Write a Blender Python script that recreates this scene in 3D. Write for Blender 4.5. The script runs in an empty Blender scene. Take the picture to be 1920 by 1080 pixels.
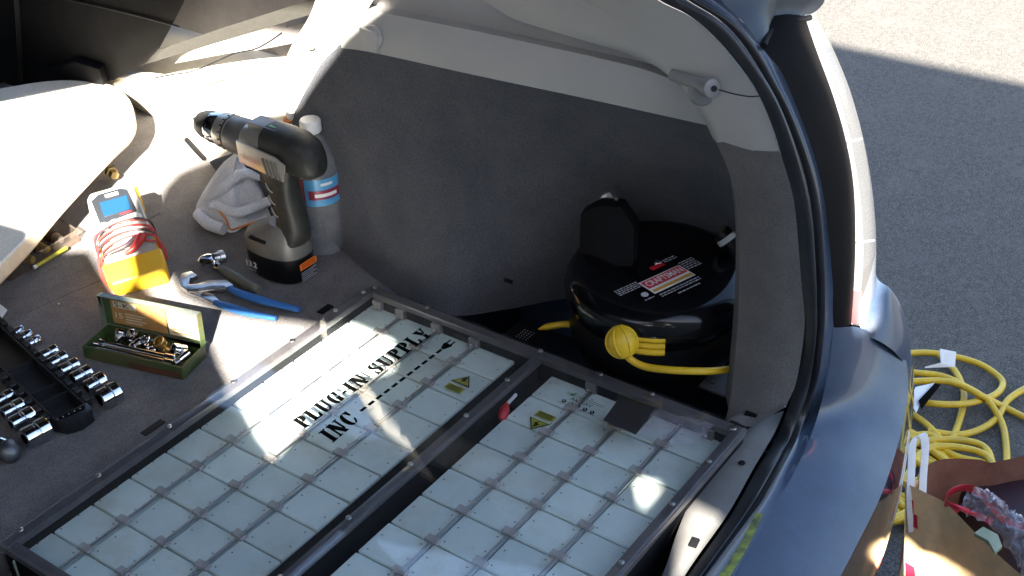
import bpy, bmesh, math, random
from mathutils import Vector, Matrix
random.seed(7)
R = math.radians
scene = bpy.context.scene
col = scene.collection

# ------------------------------------------------------------------ camera, sky, sun, exposure
cam_d = bpy.data.cameras.new('camera'); cam = bpy.data.objects.new('camera', cam_d); col.objects.link(cam)
cam_d.sensor_width = 36.0; cam_d.lens = 45.0161; cam_d.clip_start = 0.02; cam_d.clip_end = 500
cr = [0.5786,-0.8151,-0.0303]; cu = [0.4558,0.2923,0.8407]; cf = [0.6764,0.5003,-0.5406]
cam.matrix_world = Matrix(((cr[0], cu[0], -cf[0], -0.7225), (cr[1], cu[1], -cf[1], -0.9982), (cr[2], cu[2], -cf[2], 1.6294), (0, 0, 0, 1)))
scene.camera = cam

world = bpy.data.worlds.new('World'); scene.world = world; world.use_nodes = True
wn = world.node_tree.nodes; wl_ = world.node_tree.links; wn.clear()
sky = wn.new('ShaderNodeTexSky'); sky.sky_type = 'NISHITA'; sky.sun_disc = False
SUNV = Vector([-0.6638,-0.5126,0.5446])
sky.sun_elevation = R(33); sky.sun_rotation = math.atan2(SUNV.x, SUNV.y)
sky.air_density = 1.0; sky.dust_density = 1.6; sky.ozone_density = 1.0
bg = wn.new('ShaderNodeBackground'); bg.inputs[1].default_value = 0.058
wo = wn.new('ShaderNodeOutputWorld'); wl_.new(sky.outputs[0], bg.inputs[0]); wl_.new(bg.outputs[0], wo.inputs[0])

sd = bpy.data.lights.new('sun', 'SUN'); sd.energy = 5.0; sd.angle = R(0.53); sd.color = (1.0, 0.93, 0.82)
so = bpy.data.objects.new('sun', sd); col.objects.link(so)
so.rotation_euler = (-SUNV).to_track_quat('-Z', 'Y').to_euler()

scene.view_settings.view_transform = 'Standard'; scene.view_settings.look = 'None'
scene.view_settings.exposure = 3.5; scene.view_settings.gamma = 1.0
scene.view_settings.use_curve_mapping = False
scene.cycles.max_bounces = 12; scene.cycles.transparent_max_bounces = 16
scene.cycles.sample_clamp_indirect = 6.0

# ------------------------------------------------------------------ materials
MATS = {}
def mat(name, color, rough=0.6, metal=0.0, c2=None, nscale=40.0, bump=0.0, bscale=200.0, coat=0.0, detail=6.0, spec=0.5, fib=0.0, sheen=0.0, dirt=None):
    m = bpy.data.materials.new(name); m.use_nodes = True
    nt = m.node_tree; n = nt.nodes; l = nt.links
    b = n['Principled BSDF']; b.inputs['Roughness'].default_value = rough; b.inputs['Metallic'].default_value = metal
    b.inputs['Base Color'].default_value = (*color, 1); b.inputs['Coat Weight'].default_value = coat
    b.inputs['Coat Roughness'].default_value = 0.04; b.inputs['Specular IOR Level'].default_value = spec
    if sheen: b.inputs['Sheen Weight'].default_value = sheen; b.inputs['Sheen Roughness'].default_value = 0.6
    tc = n.new('ShaderNodeTexCoord')
    last = None
    if c2 is not None:
        t = n.new('ShaderNodeTexNoise'); t.inputs['Scale'].default_value = nscale; t.inputs['Detail'].default_value = detail
        t.inputs['Roughness'].default_value = 0.65
        l.new(tc.outputs['Object'], t.inputs['Vector'])
        rp = n.new('ShaderNodeValToRGB'); rp.color_ramp.elements[0].position = 0.36; rp.color_ramp.elements[1].position = 0.64
        rp.color_ramp.elements[0].color = (*color, 1); rp.color_ramp.elements[1].color = (*c2, 1)
        l.new(t.outputs['Fac'], rp.inputs['Fac']); last = rp.outputs['Color']
    if fib:
        t = n.new('ShaderNodeTexNoise'); t.inputs['Scale'].default_value = bscale; t.inputs['Detail'].default_value = 3
        l.new(tc.outputs['Object'], t.inputs['Vector'])
        mr = n.new('ShaderNodeMapRange'); mr.inputs['From Min'].default_value = 0.3; mr.inputs['From Max'].default_value = 0.7
        mr.inputs['To Min'].default_value = 1 - fib; mr.inputs['To Max'].default_value = 1 + fib
        l.new(t.outputs['Fac'], mr.inputs['Value'])
        mx = n.new('ShaderNodeVectorMath'); mx.operation = 'SCALE'
        if last is not None: l.new(last, mx.inputs[0])
        else: mx.inputs[0].default_value = color
        l.new(mr.outputs[0], mx.inputs['Scale']); last = mx.outputs[0]
    if dirt is not None:
        t = n.new('ShaderNodeTexNoise'); t.inputs['Scale'].default_value = 9; t.inputs['Detail'].default_value = 9; t.inputs['Roughness'].default_value = 0.75
        l.new(tc.outputs['Object'], t.inputs['Vector'])
        mr = n.new('ShaderNodeMapRange'); mr.inputs['From Min'].default_value = 0.5; mr.inputs['From Max'].default_value = 0.72; mr.inputs['To Max'].default_value = 0.7
        l.new(t.outputs['Fac'], mr.inputs['Value'])
        mx = n.new('ShaderNodeMix'); mx.data_type = 'RGBA'
        l.new(mr.outputs[0], mx.inputs[0])
        if last is not None: l.new(last, mx.inputs[6])
        else: mx.inputs[6].default_value = (*color, 1)
        mx.inputs[7].default_value = (*dirt, 1); last = mx.outputs[2]
    if last is not None: l.new(last, b.inputs['Base Color'])
    if bump:
        t2 = n.new('ShaderNodeTexNoise'); t2.inputs['Scale'].default_value = bscale; t2.inputs['Detail'].default_value = 4
        l.new(tc.outputs['Object'], t2.inputs['Vector'])
        bp = n.new('ShaderNodeBump'); bp.inputs['Strength'].default_value = bump; bp.inputs['Distance'].default_value = 0.002
        l.new(t2.outputs['Fac'], bp.inputs['Height']); l.new(bp.outputs[0], b.inputs['Normal'])
    MATS[name] = m; return m

def clear_mat(name, tint=(1, 1, 1), ior=1.45, rough=0.02, haze=0.0, hazecol=(0.8, 0.8, 0.8), bump=0.0, bscale=60):
    m = bpy.data.materials.new(name); m.use_nodes = True
    nt = m.node_tree; n = nt.nodes; l = nt.links
    n.remove(n['Principled BSDF']); out = n['Material Output']
    tr = n.new('ShaderNodeBsdfTransparent'); tr.inputs[0].default_value = (*tint, 1)
    gl = n.new('ShaderNodeBsdfGlossy'); gl.inputs['Roughness'].default_value = rough
    fr = n.new('ShaderNodeFresnel'); ge = n.new('ShaderNodeNewGeometry')
    m1 = n.new('ShaderNodeMath'); m1.operation = 'MULTIPLY_ADD'; m1.inputs[1].default_value = -2.0; m1.inputs[2].default_value = 1.0
    m0 = n.new('ShaderNodeMath'); m0.operation = 'POWER'; m0.inputs[0].default_value = ior
    l.new(ge.outputs['Backfacing'], m1.inputs[0]); l.new(m1.outputs[0], m0.inputs[1]); l.new(m0.outputs[0], fr.inputs[0])
    mx = n.new('ShaderNodeMixShader'); l.new(fr.outputs[0], mx.inputs[0]); l.new(tr.outputs[0], mx.inputs[1]); l.new(gl.outputs[0], mx.inputs[2])
    o = mx.outputs[0]
    if bump:
        tc = n.new('ShaderNodeTexCoord'); t2 = n.new('ShaderNodeTexNoise'); t2.inputs['Scale'].default_value = bscale; t2.inputs['Detail'].default_value = 5
        l.new(tc.outputs['Object'], t2.inputs['Vector'])
        bp = n.new('ShaderNodeBump'); bp.inputs['Strength'].default_value = bump; bp.inputs['Distance'].default_value = 0.004
        l.new(t2.outputs['Fac'], bp.inputs['Height']); l.new(bp.outputs[0], gl.inputs['Normal']); l.new(bp.outputs[0], fr.inputs['Normal'])
    if haze:
        df = n.new('ShaderNodeBsdfDiffuse'); df.inputs[0].default_value = (*hazecol, 1)
        m2 = n.new('ShaderNodeMixShader'); m2.inputs[0].default_value = haze
        l.new(o, m2.inputs[1]); l.new(df.outputs[0], m2.inputs[2]); o = m2.outputs[0]
    l.new(o, out.inputs[0]); MATS[name] = m; return m

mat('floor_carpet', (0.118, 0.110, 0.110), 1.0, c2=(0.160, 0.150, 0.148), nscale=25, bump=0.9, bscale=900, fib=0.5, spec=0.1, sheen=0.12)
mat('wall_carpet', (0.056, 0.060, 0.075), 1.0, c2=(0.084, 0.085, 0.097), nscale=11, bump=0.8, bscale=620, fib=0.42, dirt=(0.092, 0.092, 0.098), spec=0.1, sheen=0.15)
mat('pillar_felt', (0.135, 0.130, 0.130), 1.0, c2=(0.165, 0.158, 0.154), nscale=22, bump=0.6, bscale=900, fib=0.3, spec=0.1, sheen=0.1)
mat('beige_plastic', (0.38, 0.375, 0.365), 0.5, c2=(0.42, 0.41, 0.395), nscale=8, bump=0.10, bscale=1500)
mat('cream_plastic', (0.62, 0.58, 0.50), 0.6, c2=(0.66, 0.62, 0.54), nscale=8, bump=0.10, bscale=900)
mat('door_fabric', (0.20, 0.185, 0.18), 0.95, c2=(0.24, 0.22, 0.21), nscale=30, bump=0.4, bscale=700, fib=0.25)
mat('black_trim', (0.008, 0.008, 0.009), 0.6, c2=(0.013, 0.013, 0.014), spec=0.3, nscale=60, bump=0.1, bscale=1200)
mat('satin_black', (0.005, 0.0045, 0.0045), 0.8, c2=(0.008, 0.007, 0.007), nscale=12, bump=0.03, bscale=400, spec=0.06)
mat('bumper_gloss', (0.02, 0.03, 0.05), 0.10, 0.0, coat=1.0, spec=0.7)
mat('seal_rubber', (0.014, 0.015, 0.018), 0.32, c2=(0.026, 0.027, 0.030), nscale=18, bump=0.06, bscale=300)
mat('blue_paint', (0.030, 0.048, 0.084), 0.42, 0.15, c2=(0.042, 0.062, 0.104), nscale=700, coat=0.45, detail=2, fib=0.12, bscale=40)
mat('sill_plastic', (0.105, 0.103, 0.098), 0.6, c2=(0.14, 0.135, 0.128), nscale=20, bump=0.15, bscale=700, dirt=(0.10, 0.095, 0.09))
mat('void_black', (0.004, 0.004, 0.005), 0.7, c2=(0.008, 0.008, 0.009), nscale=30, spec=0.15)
mat('asphalt', (0.052, 0.048, 0.043), 0.92, c2=(0.092, 0.085, 0.076), nscale=60, bump=0.8, bscale=230, fib=0.65, detail=10, dirt=(0.105, 0.098, 0.088))
mat('stucco', (0.20, 0.19, 0.18), 0.9, c2=(0.25, 0.24, 0.22), nscale=5, bump=0.4, bscale=60)
mat('chrome', (0.78, 0.78, 0.80), 0.10, 1.0, c2=(0.55, 0.55, 0.58), nscale=60, bump=0.02, bscale=80)
mat('chrome_rough', (0.62, 0.61, 0.60), 0.28, 1.0, c2=(0.42, 0.41, 0.40), nscale=90)
mat('steel_dark', (0.12, 0.12, 0.13), 0.45, 0.8, c2=(0.20, 0.20, 0.20), nscale=50)
mat('rod_steel', (0.40, 0.41, 0.43), 0.3, 0.9, c2=(0.30, 0.31, 0.33), nscale=40)
mat('module_case', (0.60, 0.70, 0.68), 0.5, c2=(0.70, 0.78, 0.75), nscale=16, bump=0.12, bscale=300, dirt=(0.50, 0.46, 0.36))
mat('vent_dark', (0.05, 0.05, 0.05), 0.6)
mat('black_ink', (0.002, 0.002, 0.002), 0.8, spec=0.05)
mat('white_ink', (0.75, 0.75, 0.75), 0.5)
mat('pale_ink', (0.42, 0.42, 0.44), 0.5)
mat('red_ink', (0.55, 0.02, 0.03), 0.45)
mat('gold_ink', (0.60, 0.34, 0.04), 0.45)
mat('warn_yellow', (0.42, 0.40, 0.03), 0.5, c2=(0.36, 0.35, 0.03), nscale=60)
mat('frame_bar', (0.085, 0.075, 0.083), 0.3, 0.1, c2=(0.12, 0.107, 0.115), nscale=45, coat=0.4, bump=0.05, bscale=150, dirt=(0.13, 0.11, 0.10))
mat('reel_black', (0.003, 0.003, 0.004), 0.14, c2=(0.005, 0.005, 0.006), nscale=20, spec=0.35)
mat('reel_matt', (0.004, 0.004, 0.005), 0.4, spec=0.3)
mat('paint_dark_reflect', (0.012, 0.016, 0.024), 0.5, 0.0, c2=(0.016, 0.020, 0.030), nscale=900, coat=0.12, detail=1)  # body paint darkened to carry the dark reflections on the upper corner
mat('grey_knob', (0.24, 0.24, 0.24), 0.5)
mat('cable_yellow', (0.72, 0.46, 0.015), 0.42, c2=(0.62, 0.39, 0.02), nscale=30)
mat('cord_yellow', (0.66, 0.43, 0.02), 0.4, c2=(0.50, 0.33, 0.03), nscale=25)
mat('red_plastic', (0.55, 0.02, 0.03), 0.4)
mat('red_wire', (0.42, 0.03, 0.025), 0.4)
mat('dark_wire', (0.03, 0.02, 0.025), 0.4)
mat('meter_grey', (0.30, 0.29, 0.26), 0.5, c2=(0.34, 0.33, 0.30), nscale=30)
mat('meter_face', (0.020, 0.023, 0.028), 0.35)
mat('lcd_blue', (0.010, 0.045, 0.095), 0.2)
mat('button_white', (0.62, 0.61, 0.58), 0.5)
mat('holster_yellow', (0.70, 0.40, 0.02), 0.5, c2=(0.66, 0.37, 0.02), nscale=20)
mat('drill_grey', (0.10, 0.096, 0.09), 0.42, c2=(0.125, 0.12, 0.112), nscale=30, bump=0.05, bscale=600)
mat('drill_black', (0.020, 0.020, 0.018), 0.5, c2=(0.036, 0.036, 0.033), spec=0.3, nscale=50, bump=0.15, bscale=700)
mat('drill_silver', (0.42, 0.40, 0.36), 0.35, 0.6, c2=(0.50, 0.47, 0.42), nscale=40)
mat('orange_print', (0.75, 0.16, 0.02), 0.5)
mat('green_print', (0.05, 0.30, 0.05), 0.5)
mat('pink_print', (0.50, 0.20, 0.17), 0.5)
mat('glove_cloth', (0.62, 0.65, 0.72), 1.0, c2=(0.70, 0.73, 0.79), nscale=60, bump=0.9, bscale=500, fib=0.15, sheen=0.3)
mat('orange_hem', (0.62, 0.22, 0.07), 0.8)
mat('label_blue', (0.10, 0.36, 0.62), 0.4, c2=(0.08, 0.30, 0.55), nscale=40)
mat('label_maroon', (0.24, 0.03, 0.06), 0.4)
mat('cap_white', (0.72, 0.72, 0.72), 0.45)
mat('grip_blue', (0.03, 0.14, 0.42), 0.45, c2=(0.04, 0.17, 0.47), nscale=40)
mat('handle_olive', (0.10, 0.10, 0.08), 0.5, c2=(0.15, 0.15, 0.12), nscale=80)
mat('box_green', (0.035, 0.070, 0.018), 0.5, c2=(0.055, 0.095, 0.030), nscale=60, dirt=(0.16, 0.08, 0.05))
mat('box_rust', (0.13, 0.035, 0.02), 0.6, c2=(0.08, 0.05, 0.02), nscale=80)
mat('box_rim', (0.30, 0.30, 0.26), 0.4, 0.5, c2=(0.20, 0.22, 0.16), nscale=120)
mat('decal_brown', (0.34, 0.17, 0.05), 0.5, c2=(0.40, 0.22, 0.08), nscale=60)
mat('decal_cream', (0.60, 0.56, 0.44), 0.5, c2=(0.50, 0.44, 0.30), nscale=120)
mat('tray_black', (0.010, 0.010, 0.012), 0.38, c2=(0.016, 0.016, 0.018), nscale=40)
mat('board_fleece', (0.70, 0.66, 0.57), 1.0, c2=(0.75, 0.71, 0.62), nscale=60, bump=0.6, bscale=400, fib=0.12, sheen=0.2)
mat('board_edge', (0.58, 0.48, 0.33), 0.9, c2=(0.64, 0.54, 0.38), nscale=60, bump=0.4, bscale=500)
mat('wood_brown', (0.10, 0.045, 0.02), 0.45, c2=(0.07, 0.03, 0.015), nscale=60)
mat('brass', (0.45, 0.33, 0.14), 0.35, 0.9)
mat('belt_web', (0.026, 0.024, 0.020), 0.8, c2=(0.036, 0.034, 0.028), nscale=200, bump=0.3, bscale=900)
mat('kraft', (0.86, 0.58, 0.31), 0.85, c2=(0.90, 0.64, 0.37), nscale=12, bump=0.25, bscale=60, fib=0.08)
mat('kraft_shaded', (0.20, 0.085, 0.055), 0.9, c2=(0.13, 0.05, 0.035), nscale=14, bump=1.0, bscale=35)  # shade inside the bag painted into the paper colour
mat('paper_white', (0.70, 0.70, 0.69), 0.8, c2=(0.62, 0.62, 0.62), nscale=40)
mat('bag_red', (0.60, 0.02, 0.05), 0.35)
mat('contents_dark', (0.030, 0.007, 0.014), 0.6, c2=(0.014, 0.006, 0.010), nscale=30)
mat('contents_pale', (0.34, 0.38, 0.25), 0.6, c2=(0.26, 0.30, 0.20), nscale=50)
mat('duct_black', (0.012, 0.012, 0.014), 0.55, c2=(0.02, 0.02, 0.022), nscale=60, bump=0.3, bscale=120)
mat('foil', (0.55, 0.60, 0.64), 0.18, 0.85, bump=0.9, bscale=70)
mat('lamp_chrome', (0.85, 0.85, 0.84), 0.22, 0.6, c2=(0.70, 0.70, 0.69), nscale=35)
mat('lamp_white', (0.13, 0.13, 0.135), 0.25, c2=(0.07, 0.075, 0.08), nscale=50)
mat('streak_reflection', (0.42, 0.50, 0.10), 0.4, c2=(0.10, 0.12, 0.10), nscale=60)  # colour of a reflection streak on the jamb
mat('glass_tint', (0.02, 0.02, 0.02), 0.1)
def vary(name, amt):   # every module gets its own tone and its own patch of the noise
    nt = MATS[name].node_tree; n = nt.nodes; l = nt.links; b = n['Principled BSDF']
    oi = n.new('ShaderNodeObjectInfo'); sk = b.inputs['Base Color'].links[0].from_socket
    mr = n.new('ShaderNodeMapRange'); mr.inputs['To Min'].default_value = 1 - amt; mr.inputs['To Max'].default_value = 1 + amt*.6
    l.new(oi.outputs['Random'], mr.inputs['Value'])
    mx = n.new('ShaderNodeVectorMath'); mx.operation = 'SCALE'; l.new(sk, mx.inputs[0]); l.new(mr.outputs[0], mx.inputs['Scale']); l.new(mx.outputs[0], b.inputs['Base Color'])
    tc = [q for q in n if q.type == 'TEX_COORD'][0]
    ad = n.new('ShaderNodeVectorMath'); ad.operation = 'MULTIPLY_ADD'; ad.inputs[1].default_value = (1, 1, 1)
    cb = n.new('ShaderNodeCombineXYZ'); m_ = n.new('ShaderNodeMath'); m_.operation = 'MULTIPLY'; m_.inputs[1].default_value = 7.0
    l.new(oi.outputs['Random'], m_.inputs[0]); l.new(m_.outputs[0], cb.inputs[0]); l.new(m_.outputs[0], cb.inputs[2])
    tos = [k.to_socket for k in tc.outputs['Object'].links]
    l.new(tc.outputs['Object'], ad.inputs[0]); l.new(cb.outputs[0], ad.inputs[2])
    for t in tos: l.new(ad.outputs[0], t)
vary('module_case', 0.12)
clear_mat('acrylic', (0.97, 0.98, 0.98), 1.6, 0.012, haze=0.006, hazecol=(0.7, 0.75, 0.8))
clear_mat('clear_plastic', (0.86, 0.84, 0.82), 1.45, 0.08, haze=0.35, hazecol=(0.62, 0.56, 0.55))
clear_mat('bottle_clear', (0.92, 0.93, 0.94), 1.8, 0.05, haze=0.20, hazecol=(0.7,0.72,0.76), bump=0.5, bscale=60)
clear_mat('case_clear', (0.85, 0.80, 0.76), 1.5, 0.06, haze=0.06, hazecol=(0.6, 0.5, 0.42))
clear_mat('film_clear', (0.88, 0.87, 0.90), 1.8, 0.08, haze=0.16, hazecol=(0.62, 0.60, 0.70), bump=1.0, bscale=40)
clear_mat('lens_clear', (0.95, 0.95, 0.95), 1.6, 0.04, haze=0.06)

# ------------------------------------------------------------------ mesh helpers
def smooth_path(pts, n=8, closed=False):
    P = [Vector(p) for p in pts]; out = []; N = len(P)
    rng = N if closed else N - 1
    for i in range(rng):
        if closed: p0, p1, p2, p3 = P[(i-1) % N], P[i], P[(i+1) % N], P[(i+2) % N]
        else:
            p1, p2 = P[i], P[i+1]
            p0 = P[i-1] if i > 0 else p1 * 2 - p2
            p3 = P[i+2] if i + 2 < N else p2 * 2 - p1
        for k in range(n):
            t = k / n
            a = (p1 * 2 + (p2 - p0) * t + (p0 * 2 - p1 * 5 + p2 * 4 - p3) * t * t + (p1 * 3 - p0 - p2 * 3 + p3) * t ** 3) * 0.5
            out.append(a)
    if not closed: out.append(P[-1].copy())
    return out

def resample(pts, n):
    P = [Vector(p) for p in pts]; L = [0.0]
    for a, b in zip(P, P[1:]): L.append(L[-1] + (b - a).length)
    out = []; j = 0
    for k in range(n):
        s = L[-1] * k / (n - 1)
        while j < len(L) - 2 and L[j+1] < s: j += 1
        d = L[j+1] - L[j]
        t = 0 if d < 1e-12 else (s - L[j]) / d
        out.append(P[j].lerp(P[j+1], min(max(t, 0), 1)))
    return out

def sc(pts, n=40):            # smooth a control curve and resample it evenly
    return resample(smooth_path(pts, 10), n)

class MB:
    def __init__(s): s.v = []; s.f = []; s.m = []; s.mats = []
    def mi(s, name):
        if name not in s.mats: s.mats.append(name)
        return s.mats.index(name)
    def add(s, vs, fs, m):
        o = len(s.v); s.v += [Vector(v) for v in vs]; k = s.mi(m)
        for f in fs: s.f.append([i + o for i in f]); s.m.append(k)
        return s
    def box(s, c, size, m, M=None):
        c = Vector(c); h = Vector(size) / 2; vs = []
        for x in (-1, 1):
            for y in (-1, 1):
                for z in (-1, 1):
                    d = Vector((x*h.x, y*h.y, z*h.z))
                    vs.append(c + (M @ d if M else d))
        return s.add(vs, [(0,1,3,2),(4,6,7,5),(0,4,5,1),(2,3,7,6),(0,2,6,4),(1,5,7,3)], m)
    def prism(s, pts, ext, m):  # polygon (3D points) extruded by vector ext
        P = [Vector(p) for p in pts]; e = Vector(ext); n = len(P)
        vs = P + [p + e for p in P]
        fs = [list(range(n))[::-1], list(range(n, 2*n))] + [(i, (i+1) % n, (i+1) % n + n, i + n) for i in range(n)]
        return s.add(vs, fs, m)
    def poly(s, pts, m): return s.add(pts, [list(range(len(pts)))], m)
    def grid(s, rows, m, closed_u=False):
        n = len(rows[0]); vs = [p for r in rows for p in r]; fs = []
        for i in range(len(rows) - 1):
            for j in range(n if closed_u else n - 1):
                a = i*n + j; b = i*n + (j+1) % n
                fs.append((a, b, b + n, a + n))
        return s.add(vs, fs, m)
    def loft(s, A, B, m, n=40, k=6, bulge=0.0, N=(-0.45, -0.75, 0.45), thick=0.0):
        A = sc(A, n); B = sc(B, n); N = Vector(N).normalized(); rows = []
        for i in range(k + 1):
            t = i / k; rows.append([a.lerp(b, t) + N * bulge * math.sin(math.pi * t) for a, b in zip(A, B)])
        s.grid(rows, m)
        if thick:
            back = [[p - N * thick for p in r] for r in rows]
            s.grid([r[::-1] for r in back], m)
            for (r, q) in ((rows[0], back[0]), (rows[-1], back[-1])): s.grid([r, q], m)
            s.grid([[r[0] for r in rows], [r[0] for r in back]], m); s.grid([[r[-1] for r in rows], [r[-1] for r in back]], m)
        return s
    def tube(s, pts, r, m, sides=10, n=0, caps=True, rf=None):
        P = [Vector(p) for p in pts]
        if n: P = sc(P, n)
        up = Vector((0, 0, 1)); rows = []; prev = None
        for i, p in enumerate(P):
            t = (P[min(i+1, len(P)-1)] - P[max(i-1, 0)]).normalized()
            if prev is None:
                a = t.cross(up)
                if a.length < 1e-3: a = t.cross(Vector((1, 0, 0)))
            else: a = prev - t * prev.dot(t)
            a.normalize(); prev = a; b = t.cross(a)
            rr = rf(i / (len(P)-1)) * r if rf else r
            rows.append([p + (a * math.cos(2*math.pi*k/sides) + b * math.sin(2*math.pi*k/sides)) * rr for k in range(sides)])
        s.grid(rows, m, closed_u=True)
        if caps: s.poly(rows[0][::-1], m); s.poly(rows[-1], m)
        return s
    def lathe(s, prof, o, ax, m, sides=24, cap=True, sq=None):   # prof: (radius, height along ax)
        o = Vector(o); ax = Vector(ax).normalized()
        a = ax.cross(Vector((0, 0, 1)))
        if a.length < 1e-3: a = Vector((1, 0, 0))
        a.normalize(); b = ax.cross(a)
        rows = []
        for (r, h) in prof:
            rows.append([o + ax*h + (a*math.cos(2*math.pi*k/sides) + b*math.sin(2*math.pi*k/sides)*(sq or 1)) * r for k in range(sides)])
        s.grid(rows, m, closed_u=True)
        if cap: s.poly(rows[0][::-1], m); s.poly(rows[-1], m)
        return s
    def build(s, name, parent=None, bevel=0.0, seg=2, ang=35, flat=False):
        me = bpy.data.meshes.new(name)
        off = root_loc(parent)
        me.from_pydata([v - off for v in s.v], [], s.f)
        for mm in s.mats: me.materials.append(MATS[mm])
        me.polygons.foreach_set('material_index', s.m)
        bm = bmesh.new(); bm.from_mesh(me)
        if bevel:
            bmesh.ops.remove_doubles(bm, verts=bm.verts, dist=1e-6)
            es = [e for e in bm.edges if len(e.link_faces) == 2 and e.calc_face_angle(0) > R(30)]
            bmesh.ops.bevel(bm, geom=es, offset=bevel, segments=seg, profile=0.6, affect='EDGES', clamp_overlap=True)
        bmesh.ops.recalc_face_normals(bm, faces=bm.faces)
        bm.to_mesh(me); bm.free()
        if not flat:
            me.polygons.foreach_set('use_smooth', [True] * len(me.polygons)); me.set_sharp_from_angle(angle=R(ang))
        o = bpy.data.objects.new(name, me); col.objects.link(o)
        if parent is not None: o.parent = parent
        return o

def root_loc(parent):
    v = Vector((0, 0, 0))
    while parent is not None: v += parent.location; parent = parent.parent
    return v
def thing(name, loc, label, cat, group=None):
    o = bpy.data.objects.new(name, None); o.empty_display_size = 0.05; col.objects.link(o); o.location = loc
    return tag(o, label, cat, group)
def tag(o, label, cat, group=None):
    o['label'] = label; o['category'] = cat
    if group: o['group'] = group
    return o
def struct(o): o['kind'] = 'structure'; return o
def copy_tree(root, loc, label, group=None):
    r = root.copy(); col.objects.link(r); r.location = loc; r['label'] = label
    if group: r['group'] = group
    for ch in list(root.children):
        c = ch.copy(); col.objects.link(c); c.parent = r
        for g in ch.children:
            d = g.copy(); col.objects.link(d); d.parent = c
    return r
class FR:   # local frame: origin, x, y (z = x cross y)
    def __init__(s, o, x, y, keep_y=False):
        s.o = Vector(o)
        if keep_y: yy = Vector(y).normalized(); x = Vector(x) - yy * Vector(x).dot(yy)
        s.x = Vector(x).normalized(); y = Vector(y); s.y = (y - s.x * y.dot(s.x)).normalized(); s.z = s.x.cross(s.y)
    def __call__(s, a, b, c=0.0): return s.o + s.x*a + s.y*b + s.z*c
    @property
    def M(s): return Matrix((s.x, s.y, s.z)).transposed()
def text_mb(mb, body, fr, h, m, width=None, z=0.0, x0=0.0, y0=0.0, bold=0.0):
    cu = bpy.data.curves.new('lettering', 'FONT'); cu.body = body; cu.size = 1.0; cu.resolution_u = 3
    if bold: cu.offset = bold
    o = bpy.data.objects.new('lettering', cu); col.objects.link(o)
    dg = bpy.context.evaluated_depsgraph_get(); me = bpy.data.meshes.new_from_object(o.evaluated_get(dg))
    vs = [v.co.copy() for v in me.vertices]; fs = [list(p_.vertices) for p_ in me.polygons]
    bpy.data.objects.remove(o); bpy.data.curves.remove(cu)
    xs = [v.x for v in vs]; ys = [v.y for v in vs]; w = max(xs) - min(xs); hh = max(ys) - min(ys)
    sy = h / hh; sx = (width / w) if width else sy
    mb.add([fr(x0 + (v.x - min(xs))*sx, y0 + (v.y - min(ys))*sy, z) for v in vs], fs, m)
    bpy.data.meshes.remove(me)

# ------------------------------------------------------------------ ground
g = MB()
for i in range(1):
    g.add([(-60, -60, 0), (60, -60, 0), (60, 60, 0), (-60, 60, 0)], [(0, 1, 2, 3)], 'asphalt')
struct(g.build('ground', flat=True))

# added unseen wall on the left: openings cut to shape the sun into the patches seen in the car
def opening_wall():
    outer = [(-14, 0), (-14, 3.36), (9, 3.36), (9, 0)]
    holes = HOLES
    bm = bmesh.new(); x = -1.0
    from mathutils.geometry import delaunay_2d_cdt
    pts = []; eds = []
    for ring in [outer] + holes:
        o_ = len(pts); pts += [Vector(q_) for q_ in ring]; eds += [(o_ + i_, o_ + (i_+1) % len(ring)) for i_ in range(len(ring))]
    vs2, e2, f2, *_x = delaunay_2d_cdt(pts, eds, [], 1, 1e-5)
    def inside(pt, ring):
        c = False; n = len(ring)
        for i in range(n):
            (x1, y1), (x2, y2) = ring[i], ring[(i+1) % n]
            if (y1 > pt[1]) != (y2 > pt[1]) and pt[0] < (x2-x1)*(pt[1]-y1)/(y2-y1) + x1: c = not c
        return c
    bv = [bm.verts.new((x, q_.x, q_.y)) for q_ in vs2]
    for f_ in f2:
        c_ = sum((vs2[k_] for k_ in f_), Vector((0, 0)))/len(f_)
        if inside(c_, outer) and not any(inside(c_, h) for h in holes): bm.faces.new([bv[k_] for k_ in f_])
    r = bmesh.ops.extrude_face_region(bm, geom=bm.faces[:])
    bmesh.ops.translate(bm, verts=[e for e in r['geom'] if isinstance(e, bmesh.types.BMVert)], vec=(-0.012, 0, 0))
    bmesh.ops.recalc_face_normals(bm, faces=bm.faces)
    me = bpy.data.meshes.new('sun_patch_wall'); bm.to_mesh(me); bm.free(); me.materials.append(MATS['stucco'])
    o = bpy.data.objects.new('sun_patch_wall', me); col.objects.link(o)
    tag(o, 'tall pale stucco wall added unseen left of the car, openings cut to the sun patches', 'wall')

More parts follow.
